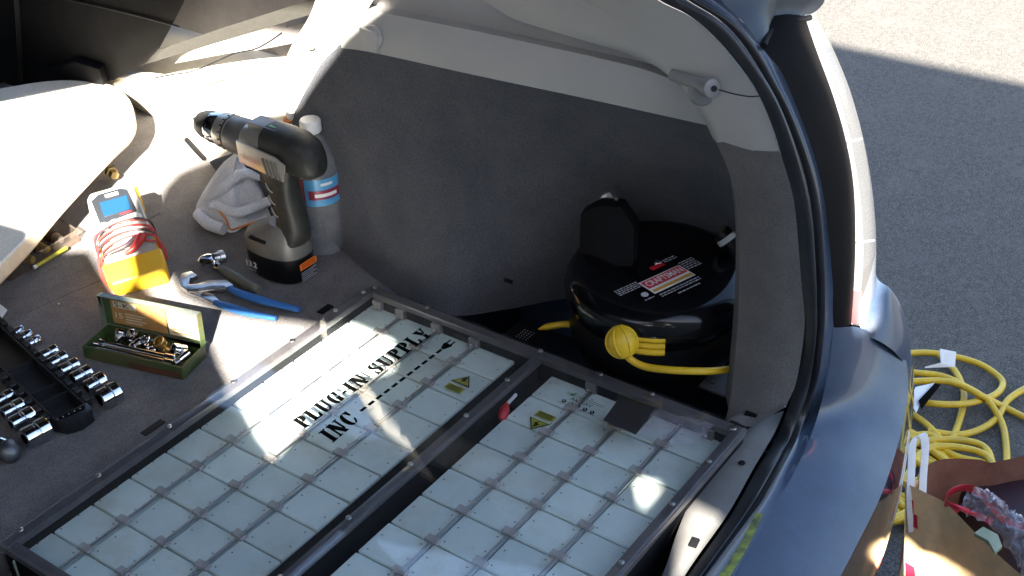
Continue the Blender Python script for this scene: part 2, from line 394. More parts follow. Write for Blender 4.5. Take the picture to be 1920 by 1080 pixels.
HOLES = [
    # seat board, floor, right-hand trim, door
    [[-1.0847,2.2422],[-1.0007,2.1732],[-0.9479,2.1142],[-0.8995,2.0528],[-0.8073,2.0169],[-0.7577,1.9851],[-0.659,1.9199],[-0.6151,1.8831],[-0.5974,1.8456],[-0.595,1.8006],[-0.6028,1.7616],[-0.6155,1.7678],[-0.6105,1.7108],[-0.6221,1.6861],[-0.5827,1.6296],[-0.5454,1.6511],[-0.4956,1.6795],[-0.4471,1.6625],[-0.432,1.689],[-0.3657,1.683],[-0.2074,1.6495],[-0.0023,1.8557],[-0.3006,1.9688],[-0.4056,2.0046],[-0.4707,2.0217],[-0.5525,2.0816],[-0.6282,2.1591],[-0.6621,2.2003]],
    # floor behind the tool box and the near half of the lid
    [[-0.6144,1.6685],[-0.6659,1.7046],[-0.6979,1.683],[-0.7685,1.68],[-0.8607,1.7011],[-0.9331,1.717],[-0.9968,1.7403],[-1.0618,1.7388],[-1.0694,1.7037],[-1.0316,1.6778],[-0.9867,1.6375],[-0.9576,1.6121],[-0.9322,1.5735],[-0.8983,1.5269],[-0.8651,1.5434],[-0.8409,1.5622],[-0.7883,1.6023],[-0.7602,1.6289],[-0.6596,1.6444]],
    # tail lamp and the corner of the bumper
    [[-1.6536,2.3688],[-1.6382,2.3356],[-1.686,2.2644],[-1.7099,2.208],[-1.7273,2.1266],[-1.7358,2.0216],[-1.7491,1.9921],[-1.7972,2.0271],[-1.8098,2.0815],[-1.8217,2.0934],[-1.8672,2.0511],[-1.8852,2.009],[-1.8979,2.1249],[-1.8579,2.2031],[-1.8118,2.3105],[-1.7438,2.3961],[-1.6996,2.4107]],
    # lower part of the paper bag
    [[-1.879,1.6031],[-1.9136,1.6603],[-1.9503,1.7018],[-1.9734,1.6871],[-2.0039,1.6915],[-2.0303,1.6861],[-2.0332,1.665]],
    # small patch on the right battery row
    [[-1.3986,1.6902],[-1.4423,1.7002],[-1.401,1.6557]],
    # patch on the sill
    [[-1.4734,1.6946],[-1.5119,1.6923],[-1.4807,1.6543],[-1.4456,1.6161],[-1.4219,1.5897],[-1.4467,1.6548]],
]
HOLES = [[tuple(q) for q in h] for h in HOLES]
opening_wall()

# ------------------------------------------------------------------ THE CAR
car = thing('hatchback_car', (0, 0, 0), 'dark blue hatchback with its cargo area open and grey carpet lining', 'car')
K1 = [[0.36,-0.3395,1.1984],[0.365,-0.3907,1.1728],[0.367,-0.4234,1.1628],[0.37,-0.4515,1.1451],[0.37,-0.479,1.1222],[0.37,-0.5019,1.0977],[0.37,-0.521,1.0651],[0.37,-0.5357,1.0309],[0.37,-0.5505,0.9917],[0.37,-0.5604,0.9442],[0.37,-0.5726,0.8757],[0.37,-0.577,0.8368],[0.37,-0.5757,0.7675],[0.3599,-0.5666,0.7],[0.2866,-0.575,0.7],[0.2089,-0.5845,0.7],[0.1236,-0.5887,0.7],[0.0392,-0.5914,0.7]]
K2 = [[0.39,-0.3718,1.1952],[0.39,-0.4273,1.1718],[0.39,-0.4665,1.1548],[0.39,-0.4916,1.133],[0.39,-0.5126,1.1041],[0.39,-0.5362,1.0679],[0.39,-0.5565,1.0278],[0.39,-0.5692,0.9953],[0.39,-0.579,0.9529],[0.39,-0.5894,0.8842],[0.39,-0.5939,0.8315],[0.385,-0.5959,0.7759],[0.4074,-0.5808,0.7],[0.3339,-0.5932,0.7],[0.2589,-0.6017,0.7],[0.1998,-0.6026,0.7],[0.1144,-0.6038,0.7],[0.0424,-0.6082,0.7]]
K3 = [[0.425,-0.4587,1.1416],[0.402,-0.4869,1.1318],[0.4,-0.5118,1.1117],[0.4,-0.5303,1.0812],[0.4,-0.5519,1.0392],[0.4,-0.5688,0.9956],[0.4,-0.5804,0.9485],[0.41,-0.5903,0.8737],[0.43,-0.5893,0.8102]]
K4 = [[0.52,-0.4696,1.1469],[0.492,-0.4933,1.1356],[0.49,-0.5109,1.1021],[0.49,-0.5353,1.0548],[0.495,-0.5534,1.0047],[0.5,-0.5658,0.9545],[0.5,-0.5752,0.8978],[0.5,-0.5813,0.8363],[0.5,-0.585,0.7726]]
K5 = [[0.53,-0.4872,1.1221],[0.53,-0.5097,1.0952],[0.53,-0.5354,1.0521],[0.535,-0.5539,1.0037],[0.54,-0.5681,0.9533],[0.54,-0.5809,0.9023],[0.54,-0.5899,0.8471],[0.53,-0.5963,0.8033],[0.52,-0.5955,0.7589]]
B0 = [[0.43,-0.5893,0.8102],[0.42,-0.5929,0.7543],[0.3961,-0.5949,0.702],[0.3119,-0.6093,0.698],[0.244,-0.6135,0.69],[0.1564,-0.6203,0.685],[0.0843,-0.6256,0.68]]
B1 = [[0.52,-0.5957,0.7574],[0.56,-0.6387,0.7034],[0.5409,-0.652,0.675],[0.4795,-0.6685,0.66],[0.3806,-0.687,0.655],[0.2967,-0.6943,0.65],[0.2111,-0.7007,0.65]]
B2 = [[0.7098,-0.6078,0.58],[0.7056,-0.6143,0.54],[0.6997,-0.62,0.5],[0.5869,-0.6527,0.49],[0.488,-0.6736,0.49],[0.412,-0.6856,0.49],[0.3417,-0.6946,0.49]]

# cargo floor carpet: front field and the strip left of the box
fl = MB()
fl.box((-0.10, 0.53, 0.690), (1.42, 1.046, 0.028), 'floor_carpet')
fl.box((-0.545, -0.295, 0.690), (0.53, 0.594, 0.028), 'floor_carpet')
cf_ = fl.build('floor_carpet', car, bevel=0.004)
st = MB(); st.box([0.2601,0.0344,0.7045], (0.022, 0.010, 0.002), 'void_black'); st.build('floor_latch_slot', car)
st = MB(); st.box([-0.0338,0.0349,0.7045], (0.030, 0.009, 0.002), 'black_trim'); st.build('floor_latch_slot', car)
for (a, b) in (([0.0605,0.4299,0.7042], [0.3189,0.4213,0.7042]), ([0.0155,0.3686,0.7042], [0.1465,0.3458,0.7042])):
    a = Vector(a); b = Vector(b); fs = MB(); fs.tube([a, a.lerp(b, .5) + Vector((.001, .001, 0)), b], 0.0011, 'floor_carpet', 6, 12); fs.build('carpet_seam', car)
for q in ([[0.0745,0.345,0.705],[0.0574,0.0969,0.705],[-0.0597,0.1881,0.705],[0.0539,0.0882,0.705]]):
    e_ = MB(); e_.lathe([(0.0002, 0.0012), (0.0016, 0.0008), (0.0018, 0)], q, (0, 0, 1), 'board_edge', 6); e_.build('carpet_lint', car)

# carpeted side wall with the wheel house bulge
wt = [[0.42,0.4129,0.749],[0.42,0.3321,0.7912],[0.41,0.2405,0.8532],[0.4,0.1864,0.899],[0.4,0.1436,0.9594],[0.4,0.089,1.0141],[0.4,0.0347,1.0183],[0.4,-0.1323,1.024],[0.41,-0.2759,1.0251],[0.42,-0.4169,1.0256],[0.43,-0.4422,1.0036],[0.44,-0.4646,0.9806]]
wm = [[0.42,0.4056,0.7401],[0.41,0.3006,0.7602],[0.395,0.1945,0.7965],[0.39,0.147,0.8121],[0.39,0.0949,0.8348],[0.395,0.0298,0.8663],[0.4,-0.0553,0.8642],[0.42,-0.1503,0.8592],[0.48,-0.2314,0.8358],[0.535,-0.3029,0.8179],[0.55,-0.3787,0.7965],[0.55,-0.4336,0.7593]]
wb = [[0.4591,0.4501,0.704],[0.3927,0.3052,0.704],[0.4015,0.2319,0.704],[0.4062,0.1782,0.704],[0.3868,0.1196,0.704],[0.3531,0.0313,0.704],[0.3375,-0.0424,0.704],[0.3371,-0.1115,0.704],[0.42,-0.1431,0.6788],[0.49,-0.1953,0.6758],[0.56,-0.2672,0.6626],[0.6,-0.4268,0.6286]]
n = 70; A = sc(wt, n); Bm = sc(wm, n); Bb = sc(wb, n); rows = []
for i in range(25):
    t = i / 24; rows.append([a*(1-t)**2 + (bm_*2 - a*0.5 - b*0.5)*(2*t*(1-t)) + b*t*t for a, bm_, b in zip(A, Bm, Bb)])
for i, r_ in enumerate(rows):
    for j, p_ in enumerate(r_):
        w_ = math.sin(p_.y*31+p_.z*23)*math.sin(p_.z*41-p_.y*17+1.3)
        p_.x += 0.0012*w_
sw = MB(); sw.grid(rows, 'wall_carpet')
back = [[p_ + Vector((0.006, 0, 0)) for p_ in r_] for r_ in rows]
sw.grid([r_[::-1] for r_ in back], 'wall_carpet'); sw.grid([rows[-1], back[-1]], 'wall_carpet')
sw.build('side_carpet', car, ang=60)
s_ = MB(); s_.box([0.385,-0.1736,0.7529], (0.003, 0.012, 0.004), 'void_black'); s_.build('carpet_slot', car)
for q in (([0.398,-0.236,0.9936]), ([0.372,-0.0947,0.8095])): pass

# beige quarter trim over the carpet: lower face, groove, upper face
c0 = [[0.397,0.0869,1.0098],[0.397,0.0326,1.0149],[0.397,-0.1344,1.0209],[0.404,-0.2797,1.0238],[0.414,-0.43,1.0237]]
c1 = [[0.402,0.0746,1.0673],[0.402,0.0306,1.0688],[0.402,-0.0538,1.0716],[0.402,-0.1336,1.0743],[0.404,-0.2077,1.0746],[0.406,-0.2783,1.0748],[0.408,-0.3457,1.0737],[0.41,-0.404,1.0664]]
c1b = [[0.424,0.0946,1.0636],[0.424,0.0498,1.0657],[0.424,-0.0359,1.0683],[0.424,-0.1171,1.0709],[0.424,-0.1939,1.072],[0.424,-0.2669,1.073],[0.426,-0.3351,1.073],[0.43,-0.3929,1.0688]]
c2 = [[0.43,0.099,1.1368],[0.432,0.049,1.1309],[0.434,-0.033,1.1281],[0.436,-0.1114,1.1306],[0.438,-0.1858,1.133],[0.44,-0.2566,1.134],[0.44,-0.3251,1.1369],[0.44,-0.3852,1.1125]]
tu = MB(); tu.loft(c0, c1, 'beige_plastic', 50, 8, 0.004, (-1, 0, 0.3)); tu.loft(c1, c1b, 'beige_plastic', 50, 3, -0.001, (-1, 0, 0)); tu.loft(c1b, c2, 'beige_plastic', 50, 8, 0.006, (-1, 0, 0.2))
lip = [Vector(q) + Vector((0.010, 0, 0)) for q in c0]; tu.loft(c0, lip, 'beige_plastic', 50, 1)
tu.build('quarter_trim', car, ang=50)
# quarter window surround above (out of the picture, seen in the reflections)
# rear pillar trim
d0 = [[0.425,-0.0888,1.1364],[0.422,-0.113,1.112],[0.418,-0.1425,1.102],[0.415,-0.1746,1.0937],[0.41,-0.2475,1.0909],[0.405,-0.3337,1.0883],[0.402,-0.3721,1.0818],[0.4,-0.3997,1.0692],[0.4,-0.4185,1.0539],[0.4,-0.4316,1.0348],[0.4,-0.4429,1.0163]]
d1 = [[0.41,-0.1774,1.1742],[0.405,-0.2092,1.1569],[0.4,-0.2477,1.1471],[0.397,-0.2772,1.1415],[0.394,-0.3129,1.1337],[0.39,-0.3485,1.1219],[0.388,-0.3793,1.1064],[0.386,-0.4035,1.0885],[0.384,-0.4244,1.0712],[0.382,-0.4452,1.0534],[0.382,-0.4631,1.0266]]
d2 = [[0.375,-0.3109,1.2115],[0.37,-0.3525,1.1866],[0.367,-0.3896,1.1709],[0.369,-0.4224,1.1609],[0.372,-0.4506,1.1431],[0.372,-0.4781,1.1201],[0.372,-0.5011,1.0956],[0.372,-0.5202,1.0629],[0.372,-0.5316,1.0331]]
d0b = [Vector(q) + Vector((0.03, 0, 0)) for q in d0]
tp = MB(); tp.loft(d0b, d0, 'beige_plastic', 44, 2); tp.loft(d0, d1, 'beige_plastic', 44, 6, 0.004, (-1, -0.3, 0)); tp.loft(d1, d2, 'beige_plastic', 44, 8, 0.005, (-0.8, -0.6, 0.1))
tp.build('rear_pillar_trim', car, ang=50)
# small divots and hooks of the trim
hk = MB(); P0 = Vector([0.394,0.0254,1.0392])
hk.lathe([(0.015, 0.0), (0.015, 0.006), (0.010, 0.008)], P0, (-1, 0, 0.1), 'beige_plastic', 20)
hk.prism([P0 + Vector((-0.004, 0.016, 0.012)), P0 + Vector((-0.004, -0.014, 0.008)), P0 + Vector((-0.004, -0.010, -0.018)), P0 + Vector((-0.004, 0.012, -0.014))], (-0.006, 0, 0), 'beige_plastic')
hk.build('cover_hook', car, bevel=0.002)
kn = MB(); KC = Vector([0.366,-0.4539,1.0915]); KB = Vector([0.388,-0.3974,1.0852])
kn.tube([KB, KB.lerp(KC, .5), KC + (KB-KC)*0.1], 0.0066, 'grey_knob', 14, 8)
kn.build('cover_roller_arm', car)
kn = MB(); ax = (KC - KB).normalized()
kn.lathe([(0.005, -0.014), (0.0095, -0.011), (0.0102, -0.004), (0.0096, 0.002), (0.006, 0.0035)], KC, Vector((-0.45, -0.75, 0.2)), 'grey_knob', 24)
kn.lathe([(0.0032, 0.0045), (0.0032, 0.0062)], KC, Vector((-0.45, -0.75, 0.2)), 'black_trim', 10)
kn.build('cover_roller_knob', car)
rc_ = MB(); rc_.lathe([(0.016, 0), (0.012, 0.006)], [0.378,-0.4384,1.0792], (-0.8, -0.6, 0), 'grey_knob', 20); rc_.build('knob_recess', car)
wr = MB(); wr.tube([[0.352,-0.4686,1.0985],[0.352,-0.4852,1.0978],[0.352,-0.5026,1.099],[0.358,-0.5106,1.0991]], 0.0007, 'black_trim', 6, 20); wr.build('cover_string', car)

# felt covered pillar panel with its flared foot
f0 = [[0.392,-0.4468,1.0219],[0.385,-0.4671,0.9989],[0.382,-0.481,0.9658],[0.38,-0.4906,0.917],[0.375,-0.4977,0.8535],[0.365,-0.5035,0.7896],[0.355,-0.5069,0.7374],[0.345,-0.5096,0.7144]]
f1 = [[0.37,-0.5327,1.0379],[0.37,-0.5437,1.0143],[0.37,-0.5534,0.9863],[0.37,-0.5616,0.9446],[0.37,-0.5737,0.8761],[0.368,-0.5796,0.8389],[0.362,-0.5798,0.7764],[0.352,-0.5748,0.7439]]
pf = MB(); pf.loft(f0, f1, 'pillar_felt', 50, 12, 0.008, (-0.8, -0.6, 0), thick=0.004)
ft0 = [[0.345,-0.5096,0.7144],[0.347,-0.5275,0.7223],[0.35,-0.5484,0.7308],[0.352,-0.5748,0.7439]]
ft1 = [[0.332,-0.5087,0.6854],[0.325,-0.5196,0.7182],[0.322,-0.5446,0.7221],[0.328,-0.5561,0.7291],[0.346,-0.576,0.7476]]
pf.loft(ft0, ft1, 'pillar_felt', 30, 4, 0.001, (-0.8, -0.6, 0), thick=0.003)
pf.build('pillar_panel', car, ang=55)
fg = [Vector(q) + Vector((0.03, 0.02, 0)) for q in f0]
pp = MB(); pp.loft(f0, fg, 'pillar_felt', 40, 3); pp.build('pillar_panel_return', car)
s_ = MB(); s_.box([0.338,-0.5403,0.7262], (0.004, 0.014, 0.005), 'void_black'); s_.build('panel_slot', car)

# tub beside the battery box (dark well under the side wall)
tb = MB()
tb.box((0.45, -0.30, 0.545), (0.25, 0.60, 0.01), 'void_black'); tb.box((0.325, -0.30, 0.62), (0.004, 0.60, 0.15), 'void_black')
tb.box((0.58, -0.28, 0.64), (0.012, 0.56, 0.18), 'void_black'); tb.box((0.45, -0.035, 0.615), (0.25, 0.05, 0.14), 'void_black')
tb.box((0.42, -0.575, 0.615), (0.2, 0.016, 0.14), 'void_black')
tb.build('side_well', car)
tb = MB(); tb.box([0.3747,-0.429,0.66], (0.02, 0.30, 0.02), 'satin_black', Matrix.Rotation(R(2), 3, 'Z')); tb.build('well_rail', car, bevel=0.003)
tb = MB(); tb.box([0.4322,-0.464,0.68], (0.05, 0.05, 0.004), 'sill_plastic'); tb.lathe([(0.003, 0), (0.002, 0.002)], [0.4207,-0.4511,0.682], (0, 0, 1), 'brass', 10); tb.build('well_bracket', car, bevel=0.001)
tb = MB()
for i in range(5):
    for j in range(4): tb.lathe([(0.0009, 0), (0.0009, 0.0006)], Vector([0.3923,-0.1926,0.672]) + Vector((0.0045*(i-2), 0.0048*(j-1.5), 0)), (0, 0, 1), 'pale_ink', 5)
tb.box(Vector([0.3915,-0.1932,0.671]), (0.05, 0.05, 0.001), 'void_black'); tb.build('speaker_grille', car)
tb = MB(); tb.prism([[0.4303,-0.3882,0.675],[0.4716,-0.3973,0.675],[0.488,-0.4075,0.675],[0.4663,-0.4228,0.675],[0.4498,-0.4182,0.675],[0.4337,-0.4179,0.675]], (0, 0, 0.012), 'red_ink'); tb.build('red_clip', car, bevel=0.002)

# sill scuff plate behind the box
sl = MB()
s0 = [[0.3382,-0.5367,0.703],[0.2957,-0.5331,0.703],[0.241,-0.5358,0.703],[0.1901,-0.5429,0.703],[0.1464,-0.5533,0.703],[0.1009,-0.5667,0.703],[0.048,-0.5792,0.703]]
s1 = [[0.3942,-0.5562,0.702],[0.3512,-0.5647,0.702],[0.2822,-0.5725,0.702],[0.2047,-0.5822,0.702],[0.1197,-0.5864,0.702],[0.0462,-0.5932,0.702]]
sl.loft(s0, s1, 'sill_plastic', 40, 6, 0.003, (0, 0, 1)); s0b = [Vector(q) - Vector((0, -0.004, 0.05)) for q in s0]
sl.loft(s0, s0b, 'sill_plastic', 40, 2); sl.build('sill_plate', car, ang=50)
s_ = MB(); s_.box([0.1422,-0.5763,0.7075], (0.013, 0.008, 0.0012), 'void_black', Matrix.Rotation(R(10), 3, 'Z')); s_.build('sill_slot', car)
s_ = MB(); s_.lathe([(0.004, 0), (0.003, 0.0015)], [0.2802,-0.5597,0.7065], (0, 0, 1), 'void_black', 12); s_.build('sill_screw', car)
for (q, w_) in (([0.2078,-0.4922,0.66], .03), ([0.1513,-0.5185,0.66], .04)):
    s_ = MB(); s_.box(q, (w_, 0.01, 0.012), 'steel_dark'); s_.build('latch_hardware', car, bevel=0.002)

# weather strip, painted jamb
se = MB(); mid = [a.lerp(b, .5) for a, b in zip(sc(K1, 90), sc(K2, 90))]
N_ = Vector((-0.45, -0.75, 0.45)).normalized()
m1 = [a.lerp(b, .62) for a, b in zip(sc(K1, 90), sc(K2, 90))]
se.loft(K1, m1, 'seal_rubber', 90, 8, 0.011); se.build('door_seal', car, ang=70)
se = MB(); m2 = [a.lerp(b, .64) for a, b in zip(sc(K1, 90), sc(K2, 90))]; se.loft(m2, K2, 'seal_rubber', 90, 5, 0.005); se.build('seal_lip', car, ang=70)
jb = MB(); K3f = [[0.4,-0.4221,1.2008],[0.4,-0.4418,1.1713],[0.4,-0.4687,1.1519],[0.4,-0.4878,1.1327],[0.4,-0.5118,1.1117],[0.4,-0.5303,1.0812],[0.4,-0.5519,1.0392],[0.4,-0.5688,0.9956],[0.4,-0.5804,0.9485],[0.41,-0.5903,0.8737],[0.43,-0.5893,0.8102],[0.42,-0.5929,0.7543],[0.3961,-0.5949,0.702],[0.3119,-0.6093,0.698],[0.244,-0.6135,0.69],[0.1564,-0.6203,0.685],[0.0843,-0.6256,0.68]]
jb.loft(K2, K3f, 'blue_paint', 90, 5, -0.004, ); jb.build('painted_jamb', car, ang=70)
hv = MB(); hv.loft([[0.2231,-0.6045,0.7],[0.186,-0.6102,0.7],[0.1474,-0.6137,0.7],[0.1132,-0.615,0.7]], [[0.2249,-0.6131,0.703],[0.1841,-0.6199,0.703],[0.1504,-0.6238,0.703],[0.1168,-0.6257,0.703]], 'streak_reflection', 20, 2, 0.001); hv.build('jamb_reflection_streak', car)  # yellow-green reflection painted on the jamb as a thin patch

# tail lamp and its black housing
lh = MB(); lh.loft(K3, K4, 'satin_black', 50, 10, 0.006, thick=0.01); lh.build('lamp_housing', car, ang=50)
tl = MB(); K4 = K4[1:]; K4s = [Vector(q) for q in K4]
K45 = [a.lerp(b, .42) for a, b in zip(sc(K4, 50), sc(K5, 50))]
tl.loft([q + Vector((0.006, 0.006, 0)) for q in K4s], [q + Vector((0.0, 0.012, 0)) for q in K45], 'lamp_chrome', 50, 4, -0.002); tl.build('lamp_reflector', car, ang=40)
tl = MB(); tl.loft([q + Vector((0.001, 0.012, 0)) for q in K45], [Vector(q) + Vector((-0.004, 0.014, 0)) for q in K5], 'lamp_white', 50, 5, 0.004); tl.build('lamp_body', car, ang=40)
tl = MB(); tl.loft(K4, K5, 'lens_clear', 50, 8, 0.010); tl.build('lamp_lens', car, ang=60)
for i in range(2):
    t = 0.40 + i*0.33; a = sc(K4, 50)[int(t*49)]; b = sc(K5, 50)[int(t*49)]
    e_ = MB(); e_.tube([a.lerp(b, .15), a.lerp(b, .9)], 0.0012, 'lamp_chrome', 6); e_.build('lamp_rib', car)
rr = MB(); rr.loft([[0.505,-0.5817,0.8155],[0.505,-0.583,0.7938],[0.505,-0.5838,0.7708]], [[0.512,-0.5881,0.8139],[0.512,-0.5894,0.7922],[0.51,-0.5909,0.7706]], 'red_ink', 8, 3, 0.006); rr.build('red_reflector', car)

# body corner above the lamp
tpb = MB()
u0 = [[0.4,-0.4221,1.2008],[0.4,-0.4418,1.1713],[0.4,-0.4687,1.1519],[0.4,-0.4878,1.1333]]
u1 = [[0.54,-0.4897,1.1771],[0.54,-0.4952,1.143],[0.53,-0.4947,1.1319],[0.5,-0.4926,1.1305]]
u2 = [[0.4,-0.4878,1.1333],[0.43,-0.4796,1.1338],[0.46,-0.4807,1.1344],[0.5,-0.4926,1.1305]]
um = [[0.46,-0.4622,1.1956],[0.46,-0.4738,1.164],[0.455,-0.4762,1.1444],[0.44,-0.4806,1.1353]]
tpb.loft(u0, um, 'paint_dark_reflect', 30, 6, 0.004); tpb.loft(um, u1, 'paint_dark_reflect', 30, 8, 0.007)
tpb.build('upper_body_corner', car, ang=50)
uy = MB(); uy.tube([Vector(q) + Vector((-.004, -.006, .002)) for q in u2], .0032, 'void_black', 8, 30); uy.build('corner_seam', car)
u1b = [Vector(q) + Vector((0.06, 0.08, 0)) for q in u1]
ux = MB(); ux.loft(u1, u1b, 'paint_dark_reflect', 30, 4); ux.build('side_body_panel', car)

# bumper
bp_ = MB(); b0_ = sc(B0, 60); b1_ = sc(B1[1:], 60); tp_e = sc([B0[0], B1[0], B1[1]], 15); rows = []
for i in range(15):
    t = i/14; r_ = []
    for j in range(60):
        s_0 = j/59; q = b0_[j].lerp(b1_[j], t) + (tp_e[i] - b0_[0].lerp(b1_[0], t))*(1-s_0)**3 + Vector((-.1, -.4, .9)).normalized()*.008*math.sin(math.pi*t)*min(1, s_0*4)
        r_.append(q)
    rows.append(r_)
bp_.grid(rows, 'blue_paint'); bp_.build('bumper_top', car, ang=60)
bf = MB(); B1s = sc(B1[1:], 60); B2s = sc(B2, 60); B3 = [p_ + Vector((-0.03, 0.03, -0.20)) for p_ in B2s]
bf.loft(B1s, B2s, 'bumper_gloss', 60, 10, 0.004, (0.3, -0.9, 0.2)); bf.loft(B2s, B3, 'bumper_gloss', 60, 6, 0.0)
bf.build('bumper_face', car, ang=60)
fd = MB()
fa = [[0.57,-0.5786,0.8354],[0.575,-0.5829,0.7969],[0.585,-0.5985,0.7801],[0.595,-0.6116,0.7538],[0.6,-0.6232,0.7197],[0.6,-0.632,0.6812]]
fb = [[0.53,-0.5782,0.7743],[0.525,-0.5941,0.7539],[0.53,-0.6079,0.7485],[0.54,-0.6207,0.7367],[0.55,-0.6301,0.7218],[0.565,-0.639,0.6972]]
fb = [Vector(q) + Vector((-.003, -.001, -.005)) for q in fb]
fd.loft(fb, fa, 'blue_paint', 40, 8, 0.006, (-0.3, -0.6, 0.7))
fc = [Vector(q) + Vector((0.03, 0.05, -0.10)) for q in fa]; fd.loft(fa, fc, 'blue_paint', 40, 6, 0.01, (0.8, -0.5, 0.2))
fd.build('rear_quarter_panel', car, ang=50)
# a thin black shut line between bumper and quarter panel
# outer skin to the ground so that the side reads as a car from outside
sk = MB(); sk.box((0.585, 0.95, 0.45), (0.04, 2.6, 0.56), 'blue_paint'); sk.build('side_skin', car, bevel=0.02)
sk = MB(); sk.box((-0.08, -0.60, 0.42), (1.05, 0.05, 0.44), 'void_black'); sk.build('rear_valance', car, bevel=0.01)

# front trims: wheel arch bolster, C pillar, door inner panel
q0 = [[0.5783,0.8555,0.705],[0.5605,0.7881,0.705],[0.5348,0.6247,0.705],[0.5023,0.544,0.705],[0.4771,0.4835,0.705],[0.4511,0.3987,0.705]]
q1 = [[0.52,0.7967,0.7587],[0.51,0.729,0.7817],[0.5,0.5972,0.8115],[0.49,0.4847,0.8229],[0.47,0.385,0.8363],[0.44,0.2917,0.8492]]
q2 = [[0.53,0.8071,0.7646],[0.53,0.7533,0.7805],[0.53,0.6332,0.8035],[0.51,0.4814,0.8251],[0.48,0.3654,0.8441],[0.44,0.2725,0.8665]]
bo = MB(); bo.loft(q0, q1, 'cream_plastic', 40, 10, 0.012, (-0.8, -0.2, 0.5)); bo.loft(q1, q2, 'cream_plastic', 40, 3, 0.004, (0, 0, 1)); bo.build('wheel_arch_bolster', car, ang=40)
fil = MB(); fil.loft([[0.4771,0.4835,0.705],[0.4511,0.3987,0.705]], [[0.44,0.2917,0.8492],[0.41,0.1928,0.8935]], 'cream_plastic', 16, 6); fil.build('bolster_end', car)
st = MB(); st.tube([[0.5038,0.5631,0.712],[0.4867,0.5243,0.712],[0.4714,0.488,0.712]], 0.004, 'void_black', 8, 12); st.build('bolster_gap', car)
p0 = [[0.43,0.1411,1.0955],[0.43,0.1499,1.0368],[0.43,0.2158,1.0054],[0.43,0.2556,0.9232],[0.43,0.3025,0.8531],[0.43,0.323,0.8155]]
p1 = [[0.41,0.0314,1.1202],[0.41,0.0924,1.0543],[0.41,0.1356,1.0098],[0.41,0.1731,0.9414],[0.41,0.2067,0.882],[0.41,0.2439,0.834]]
cp = MB(); cp.loft([[0.42,0.1265,1.1009],[0.42,0.1545,1.0392],[0.42,0.2032,0.9773],[0.42,0.2377,0.923],[0.42,0.289,0.8604]], [[0.4,-0.0117,1.1305],[0.4,0.0733,1.0295],[0.4,0.1205,0.987],[0.4,0.158,0.9409],[0.4,0.1968,0.8845]], 'cream_plastic', 30, 8, 0.008, (-1, -0.2, 0))
cp.build('c_pillar_trim', car, ang=40)
ck = MB(); ck.prism([[0.425,0.2111,1.0103],[0.425,0.1396,1.0375],[0.425,0.1448,1.0278],[0.425,0.2115,1.0027]], (0.01, 0, 0), 'void_black'); ck.build('pillar_gap', car)
ck = MB(); ck.lathe([(0.006, 0), (0.004, 0.004)], [0.392,0.1357,1.005], (-1, 0, 0), 'beige_plastic', 12); ck.build('pillar_clip', car)
dp = MB()
a0 = [[0.6,1.2353,0.858],[0.6,0.933,0.9098],[0.6,0.6126,0.9648],[0.6,0.3532,1.0092],[0.6,0.2685,1.0078]]
a1 = [[0.6,1.245,0.8355],[0.6,0.9541,0.8485],[0.6,0.6587,0.8563],[0.6,0.5202,0.855],[0.6,0.3785,0.8553]]
a2 = [[0.585,1.2294,0.8219],[0.585,0.9403,0.8331],[0.585,0.6735,0.8358],[0.585,0.5205,0.8381],[0.585,0.3676,0.8356]]
a3 = [[0.585,1.3182,0.616],[0.585,0.995,0.6733],[0.585,0.7155,0.727],[0.585,0.5537,0.7417],[0.585,0.3808,0.7556]]
dp.loft(a0, a1, 'door_fabric', 30, 6); dp.build('door_upper_panel', car)
dp = MB(); dp.loft(a1, a2, 'cream_plastic', 30, 3, 0.003, (-1, 0, 1)); dp.loft(a2, a3, 'cream_plastic', 30, 8, 0.010, (-1, 0, 0)); dp.build('door_armrest', car, ang=50)
# dark sheet shaped to the shade on the door panel; seat back at far left
fs_ = MB(); fs_.prism([[0.5,1.1599,0.9199],[0.5,0.4586,1.0205],[0.5,0.5053,0.9561],[0.5,0.5441,0.9109],[0.5,0.5824,0.8677],[0.5,0.6433,0.8216],[0.5,0.7183,0.782],[0.5,0.8175,0.7495],[0.5,1.294,0.6306]], (0.03, 0.10, -0.02), 'void_black'); fs_.build('door_shade_sheet', car, bevel=0.004)
fs_ = MB(); fs_.tube([[0.497,0.8157,0.9095],[0.497,0.6667,0.916],[0.497,0.5221,0.918]], 0.0016, 'black_trim', 6, 12); fs_.build('door_ledge_line', car)  # ledge line of the shaded door, laid over the dark sheet
fs_ = MB(); fs_.tube([[0.495,0.9328,0.8941],[0.495,0.9553,0.8125],[0.495,0.9823,0.7259]], 0.005, 'black_trim', 6, 12); fs_.build('seat_seam', car)
